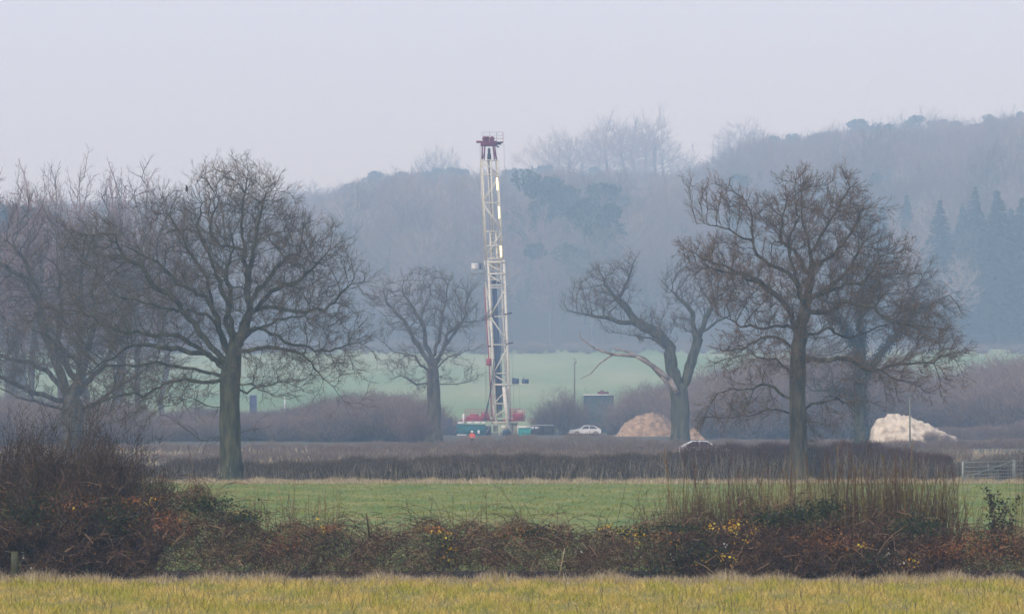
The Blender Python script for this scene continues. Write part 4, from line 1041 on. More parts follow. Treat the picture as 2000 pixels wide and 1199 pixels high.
# monkey board on the left
part('monkey_board', M['galv'], lambda b: b.box(R(932, 533.5, 0), (2.0, 2.2, .14)))
part('wind_wall', M['purewhite'], lambda b: b.box(R(927, 521, -.8), (.95, .12, .95)))
part('wind_wall_frame', M['bluedark'], lambda b: b.box(R(938, 520, -.5), (.32, .5, .9)).box(R(942, 521, 0), (.1, 1.2, .95)))
for x0 in (919, 930, 943): part('railing_post', M['galv'], lambda b: b.bar(R(x0, 533, -1.0), R(x0, 516, -1.0), .03, 4))
part('railing', M['galv'], lambda b: b.bar(R(919, 516.5, -1.0), R(945, 516.5, -1.0), .03, 4).bar(R(919, 525, -1.0), R(945, 525, -1.0), .03, 4))
part('board_arm', M['galv'], lambda b: b.bar(R(922, 534, 0), R(950, 550, 0), .05, 4))
# dark boxes with white tray on the right arm
part('side_arm', M['white'], lambda b: b.box(R(1019, 749.5, -.4), (1.9, .8, .13)).bar(R(997, 751, -.4), R(1013, 750, -.4), .07, 4))
part('winch_box', M['bluedark'], lambda b: b.box(R(1007, 744, -.4), (1.0, .9, .75)).box(R(1003, 740.5, -.3), (.4, .5, .4)))
part('winch_box', M['bluedark'], lambda b: b.box(R(1026, 744.5, -.4), (1.0, .8, .65)).bar(R(1022, 741, -.4), R(1024, 735, -.4), .05, 5))
part('hanging_line', M['galv'], lambda b: b.bar(R(1015, 751, -.4), R(1015, 800, -.4), .02, 4))
# red drill floor with railings
RP = M['redpaint']
part('drill_floor', RP, lambda b: b.box((R(932, 820.5)[0], D + .3, R(932, 820.5)[2]), (4.7, 3.2, .24)).box((R(1004, 820.5)[0], D + .3, R(1004, 820.5)[2]), (3.1, 3.2, .26)))
part('drill_floor_plate', M['dark'], lambda b: b.box((R(973, 821)[0], D + 1.2, R(973, 821)[2]), (3.2, 1.6, .2)))
for x0, x1, n in ((908, 962, 10), (997, 1025, 6)):
    for k_ in range(n + 1):
        xx = x0 + (x1 - x0) * k_ / n
        for dy in (-1.4, 1.8): part('railing_post', RP, lambda b: b.bar(R(xx, 820, dy), R(xx, 799, dy), .035, 4))
    for y in (799, 805, 811):
        for dy in (-1.4, 1.8): part('railing', RP, lambda b: b.bar(R(x0, y, dy), R(x1, y, dy), .035, 4))
part('kick_panel', RP, lambda b: b.box(R(933, 816, -1.35), (3.4, .06, .5)).box(R(1012, 813, -1.35), (1.5, .06, .9)))
part('winch_drum', RP, lambda b: b.bar(R(940, 812, .3), R(955, 812, .3), .45, 14).box(R(926, 813, .3), (1.2, 1.0, .7)), False)
part('mud_panel', M['cream'], lambda b: b.box(R(1003, 808, .8), (.5, .5, 1.0)).box(R(1008, 800, 1.2), (1.3, .1, .5)))
part('exhaust_stack', M['purewhite'], lambda b: b.bar(R(905.5, 824, -1.2), R(905.5, 808, -1.2), .16, 10), True)
# substructure
part('substructure', M['cream'], lambda b: b.box(R(985, 825, 0), (3.9, 2.6, .35)).box(R(1004, 838, .3), (1.1, 2.2, 1.7)).box(R(968, 829, -.3), (.6, 2.4, .5)))
for x0 in (976, 983, 996, 1011):
    part('substructure_leg', W, lambda b: b.bar(R(x0, 851, -1.0), R(x0, 828, -1.0), .10, 4))
part('engine', M['bluedark'], lambda b: b.box(R(989, 845, -.6), (1.1, 1.2, .8)).bar(R(984, 843, -1.3), R(994, 843, -1.3), .32, 12))
part('control_cabinet', W, lambda b: b.box(R(985, 834, -.8), (.9, .7, .5)).box(R(995, 833, -.8), (.5, .7, .6)))
part('access_stair', M['galv'], lambda b: [b.box(R(960 - j * 1.6, 824 + j * 3.0, -1.6), (.25, .7, .06)) for j in range(9)] + [b.bar(R(962, 824, -1.95), R(947, 850, -1.95), .04, 4), b.bar(R(962, 824, -1.25), R(947, 850, -1.25), .04, 4)])

part('hose_bundle', M['dark'], lambda b: [b.bar(R(965 + 2 * j, 700 + 12 * j, -1.2), R(950 - 3 * j, 822, -1.4), .05, 5) for j in range(3)])
part('stand_of_pipes', M['galv'], lambda b: [b.bar(R(960 + 1.3 * j, 545, .2), R(972 + 1.6 * j, 815, .5), .045, 5) for j in range(6)])
part('dog_house', M['cream'], lambda b: b.box(R(1016, 809, 1.0), (1.5, 1.4, 1.3)))
pr = empty('pipe_rack', (gx(1052, 728), 728, 0)); tag(pr, 'low rack of dark pipes right of the white and dark pump unit', 'pipe rack')
for j in range(9): MB().bar((gx(1040, 728) + .02 * j, 728 - .9 + .2 * j, 1.35 + .12 * (j % 2)), (gx(1082, 728), 728 - .9 + .2 * j, 1.35 + .12 * (j % 2)), .08, 6).build('pipe', M['galv'] if j % 3 else M['dark'], pr)
for px in (1044, 1060, 1078): MB().box((gx(px, 728), 728, .65), (.15, 2.0, 1.2)).build('trestle', M['dark'], pr)
cb = MB().box((gx(868, 742), 743, 1.2), (2.2, 2.4, 2.4)).build('site_cabin', M['slate'], None, origin=(gx(868, 742), 743, 0)); tag(cb, 'dim grey site cabin left of the teal container, half behind twigs', 'cabin')

# containers and tanks around the rig
def container(name, label, cat, x0, x1, ytop, Dd, m, depth=2.6, roof=None, ribs=True, group=None, gy=None):
    a = at(x0, ytop, Dd); b_ = at(x1, ytop, Dd); gz = float(ground_z((a[0] + b_[0]) / 2, Dd)) if gy is None else gy
    w = b_[0] - a[0]; h = a[2] - gz; cx = (a[0] + b_[0]) / 2; c = (cx, Dd + depth / 2, gz + h / 2)
    root = empty(name, (cx, Dd + depth / 2, gz)); tag(root, label, cat, group)
    MB().box(c, (w, depth, h)).build('body', m, root)
    rb = MB(); n = int(w / .28)
    for k_ in range(n):
        rb.box((cx - w / 2 + .14 + k_ * .28, Dd - .02, gz + h / 2), (.13, .05, h * .88))
    rb.build('ribs', m, root)
    fr_ = MB()
    for sx in (-1, 1): fr_.box((cx + sx * (w / 2 - .02), Dd - .03, gz + h / 2), (.13, .13, h + .02))
    fr_.box((cx, Dd - .032, gz + h - .04), (w + .04, .12, .13)).box((cx, Dd - .032, gz + .07), (w + .04, .12, .14)); fr_.build('frame', roof or m, root)
    return root
ct = container('tank_container', 'dark teal container with white fittings on top, left of the rig base', 'container', 892, 948, 829, 733, M['teal'])
b = MB()
for xa, xb in ((894, 906), (913, 924), (927, 938), (941, 948)): b.box(at((xa + xb) / 2, 825.5, 733.8), ((xb - xa) * S, 1.2, .24))
b.build('roof_fitting', M['purewhite'], ct)
MB().box(at(902, 849, 732.8), (1.4, .08, .14)).build('white_bar', M['purewhite'], ct)
MB().box(at(935, 843.5, 732.8), (.3, .1, .5)).build('white_panel', M['purewhite'], ct)
container('tank_container', 'small dark blue unit at the left end of the teal container', 'container', 882, 891, 833, 733.5, M['slate'])
container('tank_container', 'blue green unit between the teal container and the rig legs', 'container', 949, 959, 832, 734, M['slate'])
tq = container('mud_tank', 'bright turquoise tank with a white top strip, right of the rig base', 'tank', 1013, 1036, 836, 731, M['turq'])
MB().box(at(1024.5, 833.5, 731.4), (1.75, 1.3, .22)).build('top_strip', M['purewhite'], tq)
gp = empty('pump_unit', (gx(1044, 732), 732, 0)); tag(gp, 'small white and dark pump unit right of the turquoise tank', 'pump')
MB().box(at(1045, 835, 732), (1.0, .8, .3)).box(at(1049, 832, 732), (.5, .6, .25)).build('housing', M['purewhite'], gp)
MB().box((gx(1044, 732), 732, .5), (1.2, .9, .7)).bar(at(1041, 846, 731.5), at(1041, 836, 731.5), .06).build('base', M['dark'], gp)
ct2 = container('storage_container', 'hazy teal container with a white roof edge in front of the pale green field', 'container', 1140, 1198, 771, 790, M['dullteal'], gy=None)
MB().box(at(1169, 771, 789.9), (4.75, .3, .14)).build('roof_edge', M['purewhite'], ct2)
rdm = empty('machine', (gx(1178, 800), 800, float(ground_z(0, 800)))); tag(rdm, 'faint red machine top showing above the hazy teal container', 'machine')
MB().box(at(1178, 767, 800), (1.7, 1.4, .4)).box(at(1176, 763, 800), (.5, .9, .2)).build('housing', M['dullred'], rdm)
MB().box((gx(1178, 800), 800, 2.9), (1.7, 1.2, 4.6)).build('base', M['slate'], rdm)
pt = container('portable_toilet', 'narrow dark blue cabin right of the huge oak trunk, in front of the pale field', 'cabin', 488, 501, 772, 800, M['bluebox'], depth=1.1)
wp = MB().bar(at(556, 846, 800), at(556, 776, 800), .09, 6).build('marker_post', M['purewhite'], None, True, origin=(gx(556, 800), 800, 0)); tag(wp, 'thin white post standing in front of the pale field', 'post')
bd = MB().bar(at(566, 814, 790), at(576, 800, 790), .12, 4).build('leaning_board', M['purewhite'], None, origin=at(566, 814, 790)); tag(bd, 'short pale board leaning beside the thin white post', 'board')

# ---------------------------------------------------------------- poles
def pole(name, label, px, top, Dd, r, m, cat='pole', extra=None):
    x = gx(px, Dd); z = float(ground_z(x, Dd)); root = empty(name, (x, Dd, z)); tag(root, label, cat)
    MB().bar((x, Dd, z - .3), at(px, top, Dd), r, 8, r * .7).build('shaft', m, root, True)
    if extra: extra(root, x, Dd, z)
    return root
pole('utility_pole', 'wooden pole rising out of the bush in front of the pale green field', 1122, 700, 900, .17, M['polewood'], extra=lambda r_, x, Y, z: MB().box(at(1123, 706, 899.8), (.5, .3, .7)).build('transformer', M['galv'], r_))
pole('camera_pole', 'slim grey green pole in front of the pale chalk heap', 1777, 768, 425, .085, M['polegreen'], extra=lambda r_, x, Y, z: MB().box(at(1777, 770, 424.9), (.32, .2, .14)).build('head', M['polegreen'], r_))
mast = pole('radio_mast', 'thin mast standing on the skyline between the ridge trees', 1393, 272, 2600, .27, M['galv'], 'mast', extra=lambda r_, x, Y, z: [MB().bar(at(1391, y_, 2599.6), at(1395, y_, 2599.6), .14, 5).build('antenna', M['galv'], r_) for y_ in (283, 296)])
pole('camera_pole', 'thin pale post near the left end of the orange soil mound', 1312, 815, 690, .06, M['galv'])

# ---------------------------------------------------------------- heaps
def heap(name, label, cat, px0, px1, profile, Dd, depth, m, seed):
    rg = np.random.default_rng(seed); nx, ny = 64, 40
    x0 = gx(px0, Dd); x1 = gx(px1, Dd); X, Yy = np.meshgrid(np.linspace(x0, x1, nx), np.linspace(Dd - depth / 2, Dd + depth / 2, ny))
    prof = np.interp(1000 + X / Dd * F, [p[0] for p in profile], [p[1] for p in profile]); Hh = np.maximum(CAMH + (788 - prof) * Dd / F, 0)
    v = (Yy - Dd) / (depth / 2); Z = Hh * np.clip(1 - np.abs(v) ** 1.7, 0, 1) ** .75
    from mathutils import noise, Vector
    for j in range(ny):
        for i_ in range(nx):
            q = Vector((X[j, i_] * .9, Yy[j, i_] * .9, seed)); Z[j, i_] += (noise.noise(q) * .42 + noise.noise(q * 2.3) * .30 + abs(noise.noise(q * 4.1)) * .26 + noise.noise(q * 8) * .12) * min(1, Z[j, i_])
    Z[0] = Z[-1] = -.15; Z[:, 0] = Z[:, -1] = -.15
    V = np.stack([X, Yy, Z], -1).reshape(-1, 3) - np.array([(x0 + x1) / 2, Dd, 0])
    i_ = (np.arange(ny - 1)[:, None] * nx + np.arange(nx - 1)[None]).ravel()
    o = obj(name, mesh_of(name, V, np.stack([i_, i_ + 1, i_ + nx + 1, i_ + nx], 1), False), m, None, ((x0 + x1) / 2, Dd, 0)); tag(o, label, cat); return o
heap('soil_mound', 'orange brown soil mound between the white car and the split oak', 'soil heap', 1192, 1352, [(1192, 856), (1205, 848), (1222, 828), (1245, 814), (1270, 809), (1295, 812), (1315, 824), (1335, 836), (1352, 850)], 715, 9, M['mound'], 3)
heap('soil_mound', 'small orange heap of soil just right of the split oak', 'soil heap', 1345, 1378, [(1345, 845), (1355, 838), (1366, 848), (1378, 858)], 650, 4, M['mound'], 4)
heap('chalk_heap', 'big cream white heap of chalk spoil behind the slim pole', 'spoil heap', 1700, 1868, [(1700, 850), (1706, 832), (1718, 820), (1740, 813), (1775, 815), (1800, 826), (1830, 841), (1850, 850), (1880, 858)], 600, 9, M['chalk'], 5)

# ---------------------------------------------------------------- cars
def car(px, Dd, flip, label, rz=0.0):
    x = gx(px, Dd); root = empty('parked_car', (x, Dd, 0)); tag(root, label, 'car')
    prof = [(-2.15, .35), (-2.2, .62), (-2.05, .78), (-1.25, .92), (-.95, .98), (-.30, 1.42), (.15, 1.49), (1.05, 1.46), (1.75, 1.12), (2.05, .98), (2.15, .60), (2.1, .35)]
    if flip: prof = [(-a, b_) for a, b_ in prof][::-1]
    def solid(pts, y0, y1, name, m, inset=0):
        n = len(pts); V = []
        for y, k_ in ((y0, 0), (y1, 1)):
            for a, z in pts:
                s_ = 1 - max(0, (z - .95)) * .28
                V.append((a, y * s_ if True else y, z))
        i_ = np.arange(n); j = (i_ + 1) % n
        me = bpy.data.meshes.new(name); me.from_pydata(V, [], [tuple(int(t) for t in q) for q in np.stack([i_, j, j + n, i_ + n], 1)] + [tuple(range(n))[::-1], tuple(range(n, 2 * n))]); me.update()
        return obj(name, me, m, root)
    sgn = -1 if flip else 1
    solid(prof, -.86, .86, 'body', M['carwhite'])
    win = [(-.78, 1.0), (-.25, 1.38), (.35, 1.42), (.35, 1.0)]; win2 = [(.45, 1.0), (.45, 1.42), (1.0, 1.40), (1.55, 1.08), (1.5, 1.0)]
    for w_ in (win, win2):
        pts = [(sgn * a, z) for a, z in w_]
        solid(pts, -.875, -.80, 'side_window', M['glass']); solid(pts, .80, .875, 'side_window', M['glass'])
    ws = MB().add([(sgn * -.93, -.66, 1.0), (sgn * -.93, .66, 1.0), (sgn * -.34, .58, 1.40), (sgn * -.34, -.58, 1.40), (sgn * -.96, -.66, 1.01), (sgn * -.96, .66, 1.01), (sgn * -.37, .58, 1.42), (sgn * -.37, -.58, 1.42)],
             [(0, 1, 2, 3), (4, 7, 6, 5), (0, 4, 5, 1), (3, 2, 6, 7)]); ws.V[0] += np.array([x, Dd, 0]); ws.build('windscreen', M['glass'], root)
    for wx in (-1.35, 1.35):
        for wy in (-.84, .84):
            t_ = MB().disc((x + wx, Dd + wy, .33), .33, .2, 1, 20).build('wheel', M['tyre'], root)
            MB().disc((x + wx, Dd + wy * 1.015, .33), .2, .2, 1, 14).build('rim', M['rim'], root)
    for wy in (-.62, .62):
        MB().box((x + sgn * -2.13, Dd + wy, .68), (.14, .34, .14)).build('headlight', M['glass'], root)
        MB().box((x + sgn * 2.1, Dd + wy, .80), (.12, .22, .2)).build('tail_light', M['redpaint'], root)
    MB().box((x + sgn * -.75, Dd - .95, 1.0), (.12, .2, .14)).box((x + sgn * -.75, Dd + .95, 1.0), (.12, .2, .14)).build('wing_mirror', M['carwhite'], root)
    root.rotation_euler = (0, 0, rz); return root
car(1143, 725, False, 'white hatchback parked between the bushes and the orange soil mound', .18)
car(1375, 428, True, 'white car of which only the roof shows above the hedge')

# ---------------------------------------------------------------- worker
def person(px, Dd, label):
    x = gx(px, Dd); root = empty('person', (x, Dd, 0)); tag(root, label, 'person')
    J = {'pelvis': (0, 0, .95), 'belly': (0, 0, 1.12), 'chest': (0, .0, 1.36), 'neck': (0, 0, 1.52), 'head': (0, -.02, 1.64), 'crown': (0, -.01, 1.74),
         'shl': (-.19, 0, 1.44), 'ell': (-.26, .03, 1.18), 'wrl': (-.24, -.12, .98), 'shr': (.19, 0, 1.44), 'elr': (.27, .02, 1.18), 'wrr': (.22, -.16, 1.02),
         'hipl': (-.1, 0, .9), 'knl': (-.12, -.02, .50), 'anl': (-.13, .02, .10), 'tol': (-.14, -.17, .04), 'hipr': (.1, 0, .9), 'knr': (.13, -.03, .50), 'anr': (.15, .02, .10), 'tor': (.17, -.17, .04)}
    RR = {'pelvis': .15, 'belly': .15, 'chest': .17, 'neck': .06, 'head': .095, 'crown': .07, 'shl': .08, 'ell': .055, 'wrl': .04, 'shr': .08, 'elr': .055, 'wrr': .04,
          'hipl': .1, 'knl': .07, 'anl': .05, 'tol': .045, 'hipr': .1, 'knr': .07, 'anr': .05, 'tor': .045}
    def skin(name, keys, edges, m, root_key, grow=0.0, extra=None):
        ks = list(keys); V = [J[k_] for k_ in ks]; me = bpy.data.meshes.new(name)
        me.from_pydata(V, [(ks.index(a), ks.index(b_)) for a, b_ in edges], [])
        o = obj(name, me, m, root); md = o.modifiers.new('skin', 'SKIN'); md.use_smooth_shade = True
        for i_, k_ in enumerate(ks):
            me.skin_vertices[0].data[i_].radius = (RR[k_] + grow, (RR[k_] + grow) * (.75 if k_ in ('pelvis', 'belly', 'chest') else 1)); me.skin_vertices[0].data[i_].use_root = (k_ == root_key)
        o.modifiers.new('sub', 'SUBSURF').levels = 1; o.modifiers['sub'].render_levels = 2
        return o
    for s_, c_ in (('l', -1), ('r', 1)):
        w_ = np.array(J['wr' + s_]); J['pm' + s_] = tuple(w_ + (0, -.06, -.05)); RR['pm' + s_] = .035
        for q in range(4):
            a = w_ + (c_ * (-.03 + .02 * q), -.11, -.08); J[f'f{s_}{q}a'] = tuple(a); J[f'f{s_}{q}b'] = tuple(a + (0, -.03, -.045 + .006 * abs(q - 1))); RR[f'f{s_}{q}a'] = RR[f'f{s_}{q}b'] = .009
        J[f't{s_}a'] = tuple(w_ + (-c_ * .045, -.07, -.04)); J[f't{s_}b'] = tuple(w_ + (-c_ * .06, -.10, -.06)); RR[f't{s_}a'] = RR[f't{s_}b'] = .011
    edges = [('pelvis', 'belly'), ('belly', 'chest'), ('chest', 'neck'), ('neck', 'head'), ('head', 'crown'), ('chest', 'shl'), ('shl', 'ell'), ('ell', 'wrl'), ('chest', 'shr'), ('shr', 'elr'), ('elr', 'wrr'),
             ('pelvis', 'hipl'), ('hipl', 'knl'), ('knl', 'anl'), ('anl', 'tol'), ('pelvis', 'hipr'), ('hipr', 'knr'), ('knr', 'anr'), ('anr', 'tor')]
    for s_ in 'lr':
        edges.append(('wr' + s_, 'pm' + s_)); edges += [('pm' + s_, f'f{s_}{q}a') for q in range(4)] + [(f'f{s_}{q}a', f'f{s_}{q}b') for q in range(4)] + [('pm' + s_, f't{s_}a'), (f't{s_}a', f't{s_}b')]
    keys = list(dict.fromkeys(k_ for e in edges for k_ in e)); skin('body', keys, edges, M['skin'], 'pelvis')
    je = [('belly', 'chest'), ('chest', 'shl'), ('shl', 'ell'), ('chest', 'shr'), ('shr', 'elr'), ('pelvis', 'belly'), ('ell', 'wrl'), ('elr', 'wrr')]
    jk = list(dict.fromkeys(k_ for e in je for k_ in e)); skin('jacket', jk, je, M['hivis'], 'chest', .025)
    te = [('pelvis', 'hipl'), ('hipl', 'knl'), ('knl', 'anl'), ('pelvis', 'hipr'), ('hipr', 'knr'), ('knr', 'anr')]
    skin('trousers', list(dict.fromkeys(k_ for e in te for k_ in e)), te, M['trousers'], 'pelvis', .018)
    skin('boot', ['anl', 'tol'], [('anl', 'tol')], M['dark'], 'anl', .02); skin('boot', ['anr', 'tor'], [('anr', 'tor')], M['dark'], 'anr', .02)
    hv = [];
    for k_, (z, r_) in enumerate(((1.67, .155), (1.675, .125), (1.73, .122), (1.79, .09), (1.82, .03))):
        for a in range(14): hv.append((x + cos(a * 2 * pi / 14) * r_, Dd - .01 + sin(a * 2 * pi / 14) * r_ * 1.15, z))
    q = [(k_ * 14 + a, k_ * 14 + (a + 1) % 14, (k_ + 1) * 14 + (a + 1) % 14, (k_ + 1) * 14 + a) for k_ in range(4) for a in range(14)]
    MB().add(hv, q).build('hard_hat', M['purewhite'], root, True)
    MB().box((x, Dd - .118, 1.64), (.022, .03, .05)).build('nose', M['skin'], root)
    for sx in (-1, 1): MB().box((x + sx * .035, Dd - .112, 1.655), (.025, .01, .012)).build('eye', M['dark'], root); MB().box((x + sx * .1, Dd - .01, 1.64), (.02, .04, .06)).build('ear', M['skin'], root)
    MB().box((x, Dd - .113, 1.60), (.05, .008, .01)).build('mouth', M['redpaint'], root)
    MB().bar((x, Dd, 1.12), (x, Dd, 1.17), .195, 16).build('reflective_band', M['stripe'], root, True)
    return root
person(922, 520, 'worker in an orange red jacket and white hard hat by the teal container')

# ---------------------------------------------------------------- crow on the huge oak
def crow(px, py, Dd, label):
    p = at(px, py, Dd); root = empty('crow', p); tag(root, label, 'bird')
    rg = np.random.default_rng(1)
    path = [(-.06, 0, -.17, .02), (-.03, 0, -.08, .06), (0, 0, .0, .075), (.0, 0, .09, .07), (-.02, 0, .15, .045), (-.05, 0, .20, .05), (-.07, 0, .225, .03)]
    V = []; k_ = 10
    for a, b_, c_, r_ in path:
        for j in range(k_): V.append((p[0] + a + cos(j * 2 * pi / k_) * r_, p[1] + b_ + sin(j * 2 * pi / k_) * r_, p[2] + c_))
    Q = [(i_ * k_ + j, i_ * k_ + (j + 1) % k_, (i_ + 1) * k_ + (j + 1) % k_, (i_ + 1) * k_ + j) for i_ in range(len(path) - 1) for j in range(k_)]
    MB().add(V, Q).build('body', M['crow'], root, True)
    MB().bar(p + (-.08, 0, .21), p + (-.15, 0, .20), .018, 6, .003).build('beak', M['dark'], root)
    MB().add([p + (-.03, -.05, -.1), p + (.02, -.05, -.1), p + (.09, -.05, -.30), p + (.05, -.05, -.32), p + (-.03, .05, -.1), p + (.02, .05, -.1), p + (.09, .05, -.30), p + (.05, .05, -.32)],
             [(0, 1, 2, 3), (4, 7, 6, 5), (0, 4, 5, 1), (1, 5, 6, 2), (2, 6, 7, 3), (3, 7, 4, 0)]).build('tail', M['crow'], root)
    for s_ in (-1, 1):
        MB().add([p + (-.04, s_ * .07, .12), p + (.05, s_ * .07, .10), p + (.08, s_ * .06, -.14), p + (.02, s_ * .085, -.08), p + (0, s_ * .05, .12), p + (.05, s_ * .045, .08), p + (.07, s_ * .05, -.12), p + (.02, s_ * .05, -.08)],
             [(0, 1, 2, 3), (4, 7, 6, 5), (0, 4, 5, 1), (1, 5, 6, 2), (2, 6, 7, 3), (3, 7, 4, 0)]).build('wing', M['crow'], root)
        MB().bar(p + (-.01, s_ * .03, -.06), p + (-.02, s_ * .035, -.16), .007, 4).build('leg', M['dark'], root)
crow(365, 369, 300, 'black crow perched on the top left of the huge bare oak')
pb = [at(372, 395, 300), at(368, 385, 300), at(366, 376, 300)]

# ---------------------------------------------------------------- gate at the right
def gate(pxa, Da, pxb, Db, label):
    a = np.array([gx(pxa, Da), Da, 0.]); b_ = np.array([gx(pxb, Db), Db, 0.]); root = empty('field_gate', a); tag(root, label, 'gate')
    for p, q in ((a, .06), (b_, .06)): MB().bar(p, p + (0, 0, 1.25), q, 6).build('end_post', M['galv'], root)
    for z in (.28, .46, .66, .90, 1.18): MB().bar(a + (0, 0, z), b_ + (0, 0, z), .022, 6).build('bar', M['galv'], root)
    m_ = (a + b_) / 2; MB().bar(m_ + (0, 0, .28), m_ + (0, 0, 1.18), .03, 6).build('upright', M['galv'], root)
    MB().bar(a + (0, .04, .28), b_ + (0, .04, 1.18), .03, 6).build('brace', M['galv'], root)
gate(1880, 294, 1978, 302, 'pale five barred metal gate at the right end of the trimmed hedge'); gate(1981, 302.5, 2080, 310, 'second pale metal gate running out at the right edge')

# ---------------------------------------------------------------- grass
rg = np.random.default_rng(50)
def grass(name, n, y0, y1, xpad, h, w, m, label, lean=.35, pw=1.0, mask=None):
    Y = y0 + (y1 - y0) * rg.uniform(0, 1, n) ** pw; X = rg.uniform(-1, 1, n) * (.1 * Y + xpad)
    if mask is not None:
        k_ = mask(X, Y); X = X[k_]; Y = Y[k_]
    n = len(X); P = np.stack([X, Y, ground_z(X, Y) - .01], 1)
    hh = h * rg.uniform(.4, 1.3, n) * (1 + .35 * np.sin(X * 1.7 + Y * .4 + 2 * np.sin(X * .31)) + .3 * np.sin(X * 4.3 - Y * .5))
    v, f = blades(P, hh, np.full(n, w), rg, lean); o = obj(name, mesh_of(name, v, f), m); tag(o, label, 'grass', None, 'stuff'); return o
grass('meadow_grass', 82000, 104, 132.6, 4, .135, .016, M['nearblades'], 'yellow green meadow grass in the strip nearest to the camera', .5)
grass('seed_stalks', 1500, 107, 131, 4, .42, .012, M['stalk'], 'thin brown seed stalks standing in the meadow', .25)
grass('verge_grass', 12000, 129.6, 132.9, 4, .22, .013, M['straw'], 'straw coloured taller grass along the foot of the bramble hedge', .3)
grass('pasture_grass', 40000, 205, 298, 6, .09, .06, M['fieldblades'], 'short green grass of the grazed pasture')
grass('dry_grass', 26000, 289, 299, 8, .24, .03, M['straw'], 'pale dry grass along the foot of the trimmed hedge', .35, .55)
grass('rough_grass', 7000, 405, 478, 8, .5, .06, M['straw'], 'thin pale grass behind the second low hedge', .3)
grass('rough_grass', 9000, 304, 398, 8, .45, .05, M['straw'], 'pale rough grass between the hedges', .3)

# ---------------------------------------------------------------- near bramble hedge
HT = [(-200, 960), (0, 950), (120, 940), (230, 955), (300, 965), (360, 970), (420, 990), (460, 1005), (520, 1018), (600, 1030), (680, 1032), (740, 1038), (800, 1040), (860, 1030), (960, 1022), (1020, 1028),
      (1080, 1036), (1150, 1030), (1220, 1032), (1300, 1030), (1400, 1035), (1480, 1012), (1560, 1005), (1620, 1012), (1700, 1030), (1760, 1028), (1800, 1035), (1880, 1045), (2000, 1042), (2200, 1040)]
def near_top(px): return CAMH + (788 - interp_px(HT, px)) * 134.0 / F
base = np.array([0, 134., 0])
bh = empty('bramble_hedge', base); tag(bh, 'tangled brown bramble hedge across the front, speckled with green and yellow leaves', 'hedge')
def near_pos(n, y0=132.6, y1=136.6, p=.7, px0=-130, px1=2130):
    cum = np.linspace(px0, px1, 400); w_ = near_top(cum); w_ = np.cumsum(w_) / w_.sum()
    px = np.interp(rg.uniform(0, 1, n), w_, cum); Y = rg.uniform(y0, y1, n); x = gx(px, Y); H = near_top(px)
    lump = 1 + .10 * np.sin(x * 2.1) + .08 * np.sin(x * 5.3 + 1) + .07 * np.sin(x * .9 + Y)
    prof = np.clip(.55 + (Y - 132.6) * .5, .5, 1)           # the front of the hedge leans back
    P = np.stack([x, Y, H * lump * prof * rg.uniform(0, 1, n) ** p], 1)
    g = np.sin(P[:, 0] * 3.1 + 1.3 * np.sin(P[:, 2] * 4)) + np.sin(P[:, 2] * 5.5 + 1.7 * np.sin(P[:, 0] * 1.3)) + np.sin(P[:, 0] * 7.7 + P[:, 1] * 2.1 - P[:, 2] * 6)
    k = (g > -.55) | (Y > 134.6); return px[k], P[k]
px, P = near_pos(82000)
v, f = leaves(P, .045, rg, aspect=.6); o = obj('leaves', mesh_of('leaves', v - base, f), M['bramble'], bh); o['kind'] = 'stuff'
px, P = near_pos(44000, p=.85); n = len(P)
d = unit(rg.normal(size=(n, 3)) * (1, .8, .9) + (0, 0, .35)); ln = rg.uniform(.12, .55, n)
V1 = cones(P, P + d * ln[:, None], np.full(n, .0065))
px, P = near_pos(3800, p=1.0); n = len(P); a = rg.uniform(0, 2 * pi, n); d0 = unit(np.stack([np.cos(a), np.sin(a) * .5, rg.uniform(.2, 1.6, n)], 1)); l = rg.uniform(.3, .65, n)
segs = []; q = P.copy(); dcur = d0.copy()
for k_ in range(4):
    dn = unit(dcur + np.array([0, 0, -.38]) + rg.normal(0, .12, (n, 3))); q2 = q + dcur * (l * .6)[:, None]; q2[:, 2] = np.maximum(q2[:, 2], .02)
    segs.append(tubes(q, q2, dcur, dn, np.full(n, .008), np.full(n, .007), 3)); q = q2; dcur = dn
v, f = join(V1, *segs); o = obj('canes', mesh_of('canes', v - base, f), M['cane'], bh); o['kind'] = 'stuff'
# green leafy patches
def patch(cx, cy, rx, ry, n, Y0, m, name, size, dens=.5):
    a = rg.normal(0, dens, n) * rx + cx; b_ = rg.normal(0, dens, n) * ry + cy; Y = Y0 + rg.uniform(-.35, .6, n)
    P = np.array([at(x_, y_, Y_) for x_, y_, Y_ in zip(a, b_, Y)]); P[:, 2] = np.maximum(P[:, 2], .03)
    v, f = leaves(P, size, rg, aspect=.75); o = obj(name, mesh_of(name, v - base, f), m, bh); o['kind'] = 'stuff'; return o
for a in ((1350, 1080, 75, 35, 1100), (1300, 1110, 50, 25, 400), (1560, 1005, 70, 18, 900), (1610, 990, 40, 16, 400), (1500, 1012, 40, 14, 400), (1790, 1025, 60, 22, 700), (1330, 1030, 60, 10, 350), (870, 1085, 40, 30, 380), (860, 1050, 30, 20, 200),
          (400, 985, 60, 18, 700), (60, 1000, 70, 45, 900), (230, 1010, 70, 40, 700), (480, 1010, 40, 12, 300), (1240, 1040, 50, 12, 250), (1040, 1040, 60, 12, 260), (1700, 1090, 60, 20, 300), (640, 1060, 60, 30, 250), (1940, 1060, 50, 20, 250)):
    patch(a[0], a[1], a[2], a[3], a[4], 132.95, M['greenleaf'], 'green_leaves', .075)
